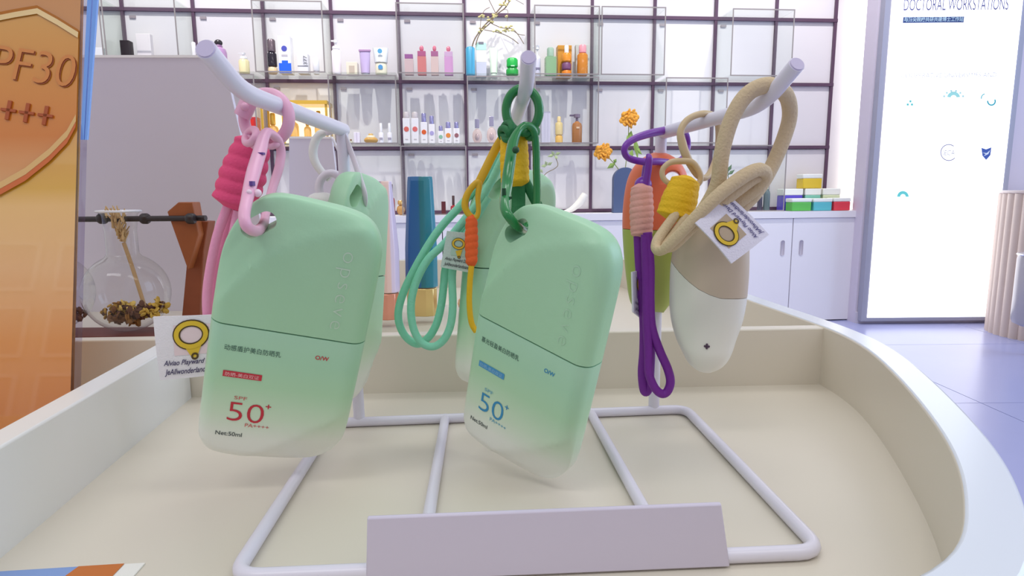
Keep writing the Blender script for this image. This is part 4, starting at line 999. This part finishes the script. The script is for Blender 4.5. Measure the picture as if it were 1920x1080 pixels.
mb = MB(); flat_text(mb, '377', lambda x, y: Vector((.022 - y, -.0305, .04 + x)), .042, .017, bold=.01); mb.build('lettering', mat((96, 96, 104), .5), c377, local=True)
pr('tube', 'small white tube beside the 377 carton', 'tube', 588, 600, 109, 2, .12, [('cap', Wh, 0, .2, .9, 'c'), ('body', Wh, .2, 1, 1, 's')], G2)
pr('pump_bottle', 'tall white pump bottle at the left of the purple tube cell', 'bottle', 624, 641, 78, 2, .1, [('body', (238, 228, 236, .3), 0, .72, 1, 'c'), ('collar', Wh, .72, .82, .8, 'c'), ('pump', Wh, .8, 1, .6, 'p')], G2)
pr('carton', 'low cream carton with a beige print left of the purple tube', 'carton', 652, 672, 119, 2, .1, [('carton', (240, 230, 208, .5), 0, 1, 1, 'b'), ('bottle_print', (206, 188, 170, .5), .1, .7, .5, 'f')], G2)
pr('tube', 'purple and white tube standing on a white cap', 'tube', 675, 697, 95, 2, .1, [('cap', Wh, 0, .08, .6, 'c'), ('body', (196, 176, 216, .35), .08, .92, .9, 't'), ('crimp', (190, 150, 190, .35), .92, 1, 1, 'b')], G2, sy=.15)
pr('tube', 'white tube with a blue dot standing on a cream cap', 'tube', 701, 730, 92, 2, .1, [('cap', (240, 234, 208, .4), 0, .46, .75, 'c'), ('cap_dot', (90, 160, 214, .4), .2, .34, .3, 'd'), ('body', (228, 230, 232, .35), .46, 1, 1, 't'), ('dot', (98, 176, 220, .4), .75, .92, .3, 'd')], G2)
for (xl, xr, yt, cb, cc2, lb) in ((760, 776, 95, (236, 210, 208), (176, 112, 168), 'blush perfume bottle with a square mauve cap, first of the four'), (784, 800, 88, (236, 150, 146), (200, 110, 150), 'coral perfume bottle with a red topped cap, second of the four'),
                             (809, 823, 88, (240, 216, 208), (190, 120, 160), 'pale perfume bottle with a pink topped cap, third of the four'), (834, 850, 89, (232, 180, 222), (226, 190, 220), 'lilac perfume bottle, last of the four')):
    pr('perfume_bottle', lb, 'bottle', xl, xr, yt, 2, .12, [('body', tint('perfume', cb, .75), 0, .62, 1, 'b'), ('cap', tint('perfume', cc2, .8), .62, .8, .95, 'b')] + ([] if yt == 95 else [('knob', tint('perfume', (236, 140, 160), .8), .8, 1, .5, 'o')]), G2, sy=.8)
pr('vase', 'slim sky blue vase holding the blossom branch', 'vase', 874, 891, 91, 2, .11, [('body', (76, 168, 206, .3), 0, 1, 1, 'c')], None)
pr('carton', 'mint topped carton with a grey foot beside the sky blue vase', 'carton', 893, 912, 85, 2, .08, [('grey_part', (196, 198, 212, .5), 0, .42, 1, 'b'), ('white_part', (234, 236, 236, .5), .42, .78, 1, 'b'), ('mint_part', (186, 230, 212, .5), .78, 1, 1, 'b'), ('corner_tag', (120, 120, 130, .5), .95, 1.02, .5, 'f')], G2)
pr('tube', 'pale green tube beside the vivid green tube', 'tube', 918, 934, 92, 2, .1, [('cap', (226, 236, 222, .4), 0, .12, .7, 'c'), ('body', (212, 230, 206, .4), .12, 1, 1, 't')], G2)
pr('tube', 'vivid green squat tube in the blossom branch cell', 'tube', 949, 972, 111, 2, .11, [('cap', (28, 150, 60, .35), 0, .45, 1, 'c'), ('body', (20, 168, 66, .35), .45, 1, .92, 'c'), ('label_print', (190, 236, 196, .5), .5, .56, .3, 'f')], G2)
pr('pump_bottle', 'white pump bottle with a lavender label right of the middle arm', 'bottle', 1001, 1014, 88, 2, .1, [('body', (222, 218, 238, .3), 0, .7, 1, 's'), ('pump', Wh, .68, 1, .8, 'p'), ('band', (130, 124, 150, .4), .22, .28, .7, 'f')], G2)
pr('bottle', 'pale green bottle with a frosted cap', 'bottle', 1022, 1042, 92, 2, .12, [('body', tint('gr', (168, 206, 160), .7), 0, .66, 1, 'b'), ('cap', tint('gr', (190, 216, 196), .6), .66, 1, .65, 'c')], G2)
pr('carton', 'amber carton with dark lettering behind the amber dropper', 'carton', 1044, 1070, 90, 2, .07, [('carton', (214, 150, 50, .45), 0, 1, 1, 'b'), ('dark_print', (84, 50, 62, .5), .25, .68, .36, 'f')], G2)
pr('dropper_bottle', 'amber serum bottle with a white dropper', 'bottle', 1053, 1071, 88, 2, .13, [('base', (226, 130, 40, .2), 0, .18, 1, 'c'), ('label_band', (120, 70, 110, .4), .18, .44, .98, 'c'), ('body', (232, 146, 40, .2), .44, .74, 1, 'c'), ('dropper', Wh, .74, 1, .45, 'c')], G2)
pr('carton', 'pale carton standing behind the amber bottle with a pink cap', 'carton', 1078, 1104, 88, 2, .06, [('carton', (206, 208, 200, .5), 0, 1, 1, 'b')], G2, sy=.6)
pr('bottle', 'amber bottle with a pink cap', 'bottle', 1082, 1102, 87, 2, .13, [('body', tint('amb', (222, 142, 54), .85), 0, .72, 1, 'c'), ('cap', (238, 160, 170, .3), .72, 1, .7, 'c')], G2)
# middle row
pr('carton', 'narrow pink carton beside the red cartons', 'carton', 430, 441, 212, 1, .11, [('carton', (224, 110, 136, .4), 0, 1, 1, 'b')], G1)
pr('carton', 'bright red carton in the left box', 'carton', 443, 466, 208, 1, .13, [('carton', (222, 30, 34, .4), 0, 1, 1, 'b')], G1)
pr('carton', 'low red and crimson carton behind the pink ring', 'carton', 464, 488, 222, 1, .1, [('carton', (204, 56, 62, .4), 0, 1, 1, 'b'), ('front_print', (232, 50, 40, .4), .35, .9, .55, 'f')], G1)
gold = mat((232, 186, 74), .25, metal=.3); goldt = tint('gold_glass', (244, 214, 140), .6)
ub0, ub1 = (WPX(497, 250, .12) - WO).dot(WU), (WPX(616, 250, .12) - WO).dot(WU); zg0 = SH[1] + .001; zg1 = WPX(560, 196, .12).z
root = thing('gold_case', 'gold framed display case behind the pink ring', 'display case', WP((ub0 + ub1) / 2, .1, zg0))
for u in (ub0, ub1, ub0 + .1):
    for n_ in (.04, .15): MB().box(WP(u, n_, (zg0 + zg1) / 2), (.005, .005, (zg1 - zg0) / 2), RZ).build('post', gold, root)
MB().box(WP((ub0 + ub1) / 2, .03, (zg0 + zg1) / 2), ((ub1 - ub0) / 2, .003, (zg1 - zg0) / 2), RZ).build('lit_back_panel', mat((255, 244, 214), .5, emit=.9), root)
MB().box(WP((ub0 + ub1) / 2, .095, zg1 + .006), ((ub1 - ub0) / 2 + .008, .066, .009), RZ).build('top', gold, root)
MB().box(WP((ub0 + ub1) / 2, .095, zg0 + .002), ((ub1 - ub0) / 2 - .01, .05, .002), RZ).build('floor', mat((250, 236, 200), .3), root)
for (xl, xr, yt, lb) in ((505, 524, 214, 'leftmost tall gold bottle in the gold case'), (545, 562, 204, 'gold perfume bottle with a ball cap in the gold case'), (572, 585, 216, 'slim gold bottle in the middle of the gold case'), (592, 608, 210, 'gold necked bottle at the right of the gold case')):
    pr('gold_bottle', lb, 'bottle', xl, xr, yt, 1, .095, [('body', goldt, .03, .62, 1, 's'), ('cap', gold, .62, 1, .5, 'o' if xl == 545 else 'c')], 'gold bottles in the gold case')
for (x, lb) in ((646, 'tiny vial with a brown stopper, left of the pair'), (655, 'tiny vial with a brown stopper, right of the pair')):
    pr('vial', lb, 'bottle', x, x + 7, 261, 1, .12, [('body', tint('vial', (236, 236, 220), .5), 0, .6, 1, 'c'), ('stopper', (140, 110, 90, .5), .6, 1, .5, 'c')], G1)
pr('tube', 'slim white tube pair beside the round amber perfume', 'tube', 665, 676, 249, 1, .12, [('body', (236, 228, 238, .3), 0, 1, 1, 'b'), ('seam', (200, 186, 204, .3), 0, .98, .08, 'f')], G1)
pr('perfume_bottle', 'round amber perfume bottle with a white shoulder', 'bottle', 683, 709, 251, 1, .12, [('body', (206, 160, 86, .15), 0, .72, 1, 'o'), ('shoulder', (244, 232, 200, .3), .55, .8, .6, 'c'), ('cap', (214, 176, 110, .2), .78, 1, .34, 'c')], G1)
for (x, lb) in ((711, 'white spray bottle with grey print nearest the amber perfume'), (727, 'white spray bottle with grey print at the right of its box')):
    pr('spray_bottle', lb, 'bottle', x, x + 9, 232, 1, .12, [('body', (236, 232, 238, .3), 0, .55, 1, 'c'), ('print', (176, 168, 182, .5), .2, .3, .7, 'f'), ('nozzle', Wh, .55, 1, .55, 'c')], G1)
ser = [(757, 770, 212, (222, 108, 96), 'carton', 'white carton with a coral dot and clear top, leftmost of the row'), (773, 786, 212, (226, 112, 108), 'carton', 'white carton with a coral dot and clear top, second of the row'), (790, 802, 214, (226, 96, 40), 'b', 'tall white serum bottle with an orange dot'),
       (805, 816, 219, (176, 166, 212), 'b', 'white serum bottle with a lavender dot'), (822, 832, 237, (140, 190, 160), 'b', 'short white serum bottle with a green dot'), (835, 847, 230, (230, 140, 60), 'b', 'short white serum bottle with an amber dot'), (851, 862, 230, (160, 104, 110), 'b', 'short white serum bottle with a plum dot')]
for (xl, xr, yt, c_, kd, lb) in ser:
    top = [('clear_top', (206, 196, 196, .3), .8, 1, .9, 'c')] if kd == 'carton' else [('cap', (150, 146, 190, .2, .4), .7, 1, .72, 'c')]
    pr('serum_bottle', lb, 'bottle', xl, xr, yt, 1, .12, [('body', (244, 240, 240, .35), 0, .8 if kd == 'carton' else .7, 1, 'b'), ('dot', c_ + (.5,), .36 if kd == 'carton' else .25, .55 if kd == 'carton' else .5, .72, 'd'), ('small_print', (200, 192, 194, .5), .12, .15, .4, 'f')] + top, 'small serum bottles on the middle row')
for (xl, xr, yt, lb) in ((886, 904, 225, 'crystal perfume bottle with a grey cap, left one'), (913, 931, 220, 'crystal perfume bottle with a blue grey cap beside the yellow strap')):
    pr('perfume_bottle', lb, 'bottle', xl, xr, yt, 1, .12, [('body', CLR, 0, .62, 1, 'o'), ('heart', (196, 190, 198, .15, .5), .12, .42, .5, 'o'), ('cap', (168, 164, 186, .2, .4), .64, 1, .45, 'b')], G1)
pr('carton', 'silver lavender carton beside the green ring', 'carton', 1014, 1031, 212, 1, .11, [('carton', (206, 202, 214, .3), 0, 1, 1, 'b')], G1)
pr('spray_bottle', 'slim gold spray bottle in the middle row', 'bottle', 1041, 1055, 220, 1, .12, [('body', (222, 178, 96, .2), 0, .3, 1, 'c'), ('upper', tint('goldu', (240, 220, 160), .7), .3, .78, 1, 'c'), ('cap', (230, 206, 150, .2), .78, 1, .5, 'c')], G1)
pr('pump_bottle', 'brown pump bottle with a mauve grey pump', 'bottle', 1072, 1091, 216, 1, .12, [('body', (176, 118, 70, .25), 0, .76, 1, 's'), ('label_mark', (226, 196, 160, .5), .5, .56, .3, 'f'), ('pump', (132, 116, 134, .3), .72, 1, .9, 'p')], G1)
# worktop
pr('jar', 'small gold jar behind the mauve tube', 'jar', 744, 759, 376, 0, .14, [('body', (200, 150, 90, .2), 0, .7, 1, 'o'), ('lid', (220, 176, 110, .2, .5), .7, 1, .7, 'c')], G0)
pr('dropper_bottle', 'small red dropper bottle behind the mauve tube', 'bottle', 730, 741, 346, 0, .14, [('body', (168, 70, 76, .25), 0, .6, 1, 's'), ('dropper', (60, 40, 44, .3), .6, 1, .45, 'c')], G0)
pr('carton', 'tiny dark red carton right of the blue tube', 'carton', 828, 836, 378, 0, .13, [('carton', (92, 36, 40, .4), 0, 1, 1, 'b')], G0)
pr('dropper_bottle', 'tiny red dropper bottle right of the blue tube', 'bottle', 845, 856, 367, 0, .13, [('body', (164, 44, 52, .25), 0, .5, 1, 's'), ('label_print', (226, 160, 160, .5), .15, .35, .6, 'f'), ('dropper', (70, 44, 46, .3), .5, 1, .45, 'c')], G0)
pr('bottle', 'dark bottle beside the coloured tubs, left one', 'bottle', 1419, 1428, 352, 0, .12, [('body', (70, 66, 84, .2), 0, .75, 1, 's'), ('cap', (50, 46, 60, .2), .72, 1, .5, 'c')], G0)
pr('bottle', 'smoky green bottle nearest the coloured tubs', 'bottle', 1430, 1442, 345, 0, .12, [('body', (96, 112, 116, .2), 0, .8, 1, 's'), ('cap', (180, 190, 170, .2), .78, 1, .5, 'c')], G0)
tubs = [(1476, 1516, 372, 0, (92, 186, 84), 'green tub with a white lid, left of the front row'), (1516, 1554, 372, 0, (88, 184, 196), 'cyan tub with a white lid, middle of the front row'), (1554, 1588, 371, 0, (222, 62, 78), 'red tub with a white lid, right of the front row'),
        (1459, 1499, 358, 1, (92, 76, 202), 'violet tub with a white lid behind the green tub'), (1500, 1532, 358, 1, (130, 200, 180), 'teal tub with a pale lid under the yellow tub'), (1533, 1568, 358, 1, (216, 226, 190), 'pale lime tub in the back row'), (1494, 1533, 334, 2, (228, 194, 50), 'yellow tub with a white lid on top of the pile')]
for (xl, xr, yt, lv, c_, lb) in tubs:
    n_ = .17 if lv == 0 else .09; u = (WPX((xl + xr) / 2, 398, n_) - WO).dot(WU); dep = (WP(u, n_, .6) - CAM).dot(FW); px = dep / F
    hgt = 26 * px; z = ZR[0] + (.0005, .0005, .0005 + hgt + .012)[lv]
    if lv == 1: z = ZR[0] + .0005
    base = WP(u, n_, z); hgt = max(.05, (proj(base)[1] - yt) * px) if lv != 1 else 40 * px
    if lv == 2: base.z = ZR[0] + .0005 + 40 * px + .001; hgt = 26 * px
    root = thing('plastic_tub', lb, 'tub', base, 'coloured tubs on the worktop', (0, 0, WY)); hw = (xr - xl) / 2 * px * .97
    for nm, z0, z1, s_, m_ in (('tub', 0, hgt * .7, .96, mat(c_, .3)), ('lid', hgt * .7, hgt, 1.0, mat((238, 240, 236), .35))):
        o = MB().box((0, 0, (z0 + z1) / 2), (hw * s_, .035, (z1 - z0) / 2)).build(nm, m_, root, local=True); bv = o.modifiers.new('bevel', 'BEVEL'); bv.width = .004; bv.segments = 2
# white curved ornament
n_ = .12; q = [WPX(x, y, n_) for x, y in ((1056, 392), (1070, 388), (1084, 377), (1093, 365), (1097, 358))]
o = MB().tube(q, [.006, .014, .019, .019, .016], seg=14).build('curved_ornament', mat((240, 236, 226), .6, bump=.3, bscale=80)); tag(o, 'white banana-shaped ornament on the worktop', 'ornament'); o.location.z += ZR[0] + .0005 - min((o.matrix_basis @ v.co).z for v in o.data.vertices)
# navy arch vase with orange flowers
n_ = .13; ub = (WPX(1170, 398, n_) - WO).dot(WU); px = (WP(ub, n_, .6) - CAM).dot(FW) / F; hw, hh = 22 * px, 83 * px
prof = [(-hw, 0), (hw, 0)] + [(hw * math.cos(t), hh - hw + hw * math.sin(t)) for t in [math.pi * k / 16 for k in range(17)]]
mb = MB(); N = len(prof); mb.add([WP(ub + a_, n_ + .02, ZR[0] + .0005 + b_) for a_, b_ in prof] + [WP(ub + a_, n_ - .02, ZR[0] + .0005 + b_) for a_, b_ in prof], [list(range(N)), list(range(N, 2 * N))[::-1]] + [[k, (k + 1) % N, N + (k + 1) % N, N + k] for k in range(N)])
o = mb.build('arch_vase', mat((76, 92, 128), .5)); tag(o, 'navy arch-shaped vase holding orange flowers on the worktop', 'vase')
def bloom(mb, c_, r_, n_pet, sq=1.0):
    for k in range(n_pet):
        an = 2.4 * k; rr = r_ * math.sqrt((k + .5) / n_pet) * .8
        d = Vector((math.cos(an) * rr, -.012 * (1 - rr / r_), math.sin(an) * rr * sq))
        mb.sphere(c_ + d, r_ * .3, (1.0, .5, 1.0), seg=8, rings=5, R=Euler((random.random(), random.random(), an)).to_matrix())
def leaf(mb, p0, p1, w_):
    d = p1 - p0; s_ = d.cross(WN).normalized() * w_; m_ = p0 + d * .45
    mb.add([p0, m_ + s_, p1, m_ - s_, m_ + WN * w_ * .4], [[0, 4, 1], [1, 4, 2], [2, 4, 3], [3, 4, 0]])
fo, fg = mat((236, 166, 56), .7, noise=.15, nscale=80), mat((132, 160, 76), .7, noise=.2, nscale=80)
for (x, y, rp, sx_, lb, lvs) in ((1180, 222, 18, 1172, 'tall orange flower leaning out of the navy vase', ((1184, 245, 1180, 262), (1182, 255, 1174, 262), (1190, 255, 1196, 300), (1188, 275, 1204, 290), (1186, 280, 1180, 300))),
                                 (1131, 285, 17, 1162, 'low orange flower drooping left of the navy vase', ((1142, 292, 1120, 292), (1154, 306, 1138, 316), (1156, 304, 1150, 300)))):
    c_ = WPX(x, y, .15); b_ = WP((WPX(sx_, 318, .13) - WO).dot(WU), .13, ZR[0] + hh * .93)
    root = thing('orange_flower', lb, 'flower', b_, 'orange flowers in the navy vase')
    MB().tube([b_, (b_ + c_) / 2 + WU * .004, c_ + WN * -.008], .0025, seg=6).build('stem', mat((150, 160, 90), .7), root)
    mb = MB(); bloom(mb, c_, rp * px, 26); mb.build('bloom', fo, root)
    for l_ in lvs: mb = MB(); leaf(mb, WPX(l_[0], l_[1], .14), WPX(l_[2], l_[3], .15), .014); mb.build('leaf', fg, root)
root = thing('leafy_sprig', 'green and white leafy sprig rising behind the plain mint bottle', 'plant', WPX(1008, 398, .12))
root.location.z = ZR[0] + .0005
MB().tube([Vector(root.location), WPX(1012, 350, .12), WPX(1022, 327, .12), WPX(1040, 316, .12), WPX(1046, 308, .12), WPX(1040, 292, .12)], .0022, seg=6).build('stem', mat((140, 124, 96), .7), root)
for l_ in ((1040, 290, 1026, 294), (1040, 290, 1052, 286), (1040, 292, 1034, 283), (1040, 292, 1046, 298), (1026, 310, 1014, 312), (1026, 310, 1036, 304), (1026, 310, 1022, 302), (1018, 324, 1010, 316)):
    mb = MB(); leaf(mb, WPX(l_[0], l_[1], .12), WPX(l_[2], l_[3], .13), .009); mb.build('leaf', mat((176, 190, 140), .7), root)
root = thing('leafy_sprig', 'small dark green sprig behind the yellow wrapped rope', 'plant', WPX(1366, 398, .12)); root.location.z = ZR[0] + .0005
MB().tube([Vector(root.location), WPX(1366, 350, .12), WPX(1365, 318, .12)], .002, seg=6).build('stem', mat((90, 110, 80), .7), root)
for l_ in ((1365, 330, 1352, 322), (1365, 328, 1378, 318), (1365, 322, 1360, 308), (1365, 322, 1372, 308)):
    mb = MB(); leaf(mb, WPX(l_[0], l_[1], .12), WPX(l_[2], l_[3], .13), .01); mb.build('leaf', mat((112, 140, 104), .7), root)
# blossom branch in the sky blue vase
b_ = WPX(883, 95, .11); root = thing('blossom_branch', 'thin blossom branch arching out of the sky blue vase', 'branch', b_)
W3 = lambda l: [WPX(x, y, .11) for x, y in l]
mb = MB()
for l_, r_ in (([(884, 96), (888, 78), (897, 62), (908, 48), (920, 36), (932, 22), (945, 6), (952, -8)], .0035), ([(892, 84), (897, 68), (906, 55), (918, 44), (930, 28), (948, 14), (958, -4)], .003), ([(908, 56), (930, 60), (948, 66), (962, 74), (972, 82)], .0022), ([(918, 42), (940, 52), (960, 54), (972, 66), (982, 82)], .0022), ([(960, 56), (972, 64), (984, 66)], .0018), ([(930, 26), (922, 10), (914, -6)], .002), ([(900, 58), (902, 36), (908, 20), (918, 14)], .0016), ([(944, 18), (952, 20), (951, 40)], .0014), ([(964, -2), (982, 8)], .0014)):
    mb.tube(W3(l_), r_, seg=6, sub=4)
mb.build('twigs', mat((130, 112, 90), .8), root)
mb = MB()
for (x, y) in ((904, 56), (907, 52), (899, 60), (920, 40), (916, 36), (923, 36), (940, 52), (950, 52), (956, 50), (944, 56), (928, 58), (936, 60), (948, 4), (954, 0), (940, 8), (946, 8), (902, 32), (905, 30), (949, 32), (930, 28), (925, 30), (950, 56), (963, 56)):
    for k in range(3): mb.sphere(WPX(x + random.gauss(0, 2), y + random.gauss(0, 2), .11 + random.gauss(0, .01)), .0065, (1, 1, .7), seg=6, rings=4)
mb.build('blossoms', mat((226, 214, 150), .8, noise=.2, nscale=60), root)

# ================================================================== FLUTED COUNTER AT THE RIGHT
cx_, cy_, RR = P(1860, 560, 2.98).x + 0.27, 2.95, 0.25
root = thing('fluted_counter', 'round fluted pale wood counter at the right edge', 'counter', (cx_, cy_, 0))
prof = []; nf = 34
for k in range(nf * 6):
    an = 2 * math.pi * k / (nf * 6); r_ = RR - .012 + .012 * abs(math.sin(an * nf / 2)) ** .7; prof.append((cx_ + r_ * math.cos(an), cy_ + r_ * math.sin(an)))
MB().prism(prof, 0.0, 0.685).build('fluted_body', mat((212, 192, 180), .45, noise=.06, nscale=12), root, sharp=50)
MB().lathe([(RR - .004, .685), (RR + .002, .688), (RR + .002, .697), (RR - .004, .70)], (cx_, cy_, 0), seg=48).build('top', mat((206, 190, 186), .35), root)
c_ = Vector((P(1917, 345, 2.9).x + .02, 2.86, .7005))
root = thing('clear_bottle', 'small clear bottle with a white cap on the fluted counter', 'bottle', c_)
MB().lathe([(.016, 0), (.018, .003), (.018, .05), (.012, .06), (.011, .065)], c_, seg=18).build('body', tint('cb', (150, 160, 210), .5), root); MB().lathe([(.013, .065), (.013, .085)], c_, seg=16).build('cap', Wh and mat((240, 240, 244), .3), root)
c_ = P(1925, 480, 2.58); c_.x += .065
root = thing('metal_canister', 'brushed metal canister on a slim gold leg beside the fluted counter', 'canister', (c_.x, 2.58, 0))
zt_, zb_ = P(1925, 478, 2.58).z, P(1925, 612, 2.58).z
MB().lathe([(.05, zb_), (.075, zb_ + .012), (.082, zb_ + .03), (.082, zt_ - .02), (.076, zt_), (.07, zt_ + .003)], (c_.x, 2.58, 0), seg=32).build('drum', mat((190, 184, 186), .3, metal=.35), root)
MB().lathe([(.083, zt_ - .004), (.086, zt_), (.083, zt_ + .004)], (c_.x, 2.58, 0), seg=32).build('lip', mat((236, 236, 244), .15, metal=.5), root)
MB().lathe([(.02, 0), (.02, .006), (.012, .008), (.010, .02), (.010, zb_ + .002)], (c_.x, 2.58, 0), seg=20).build('leg', mat((200, 160, 96), .25, metal=.7), root)
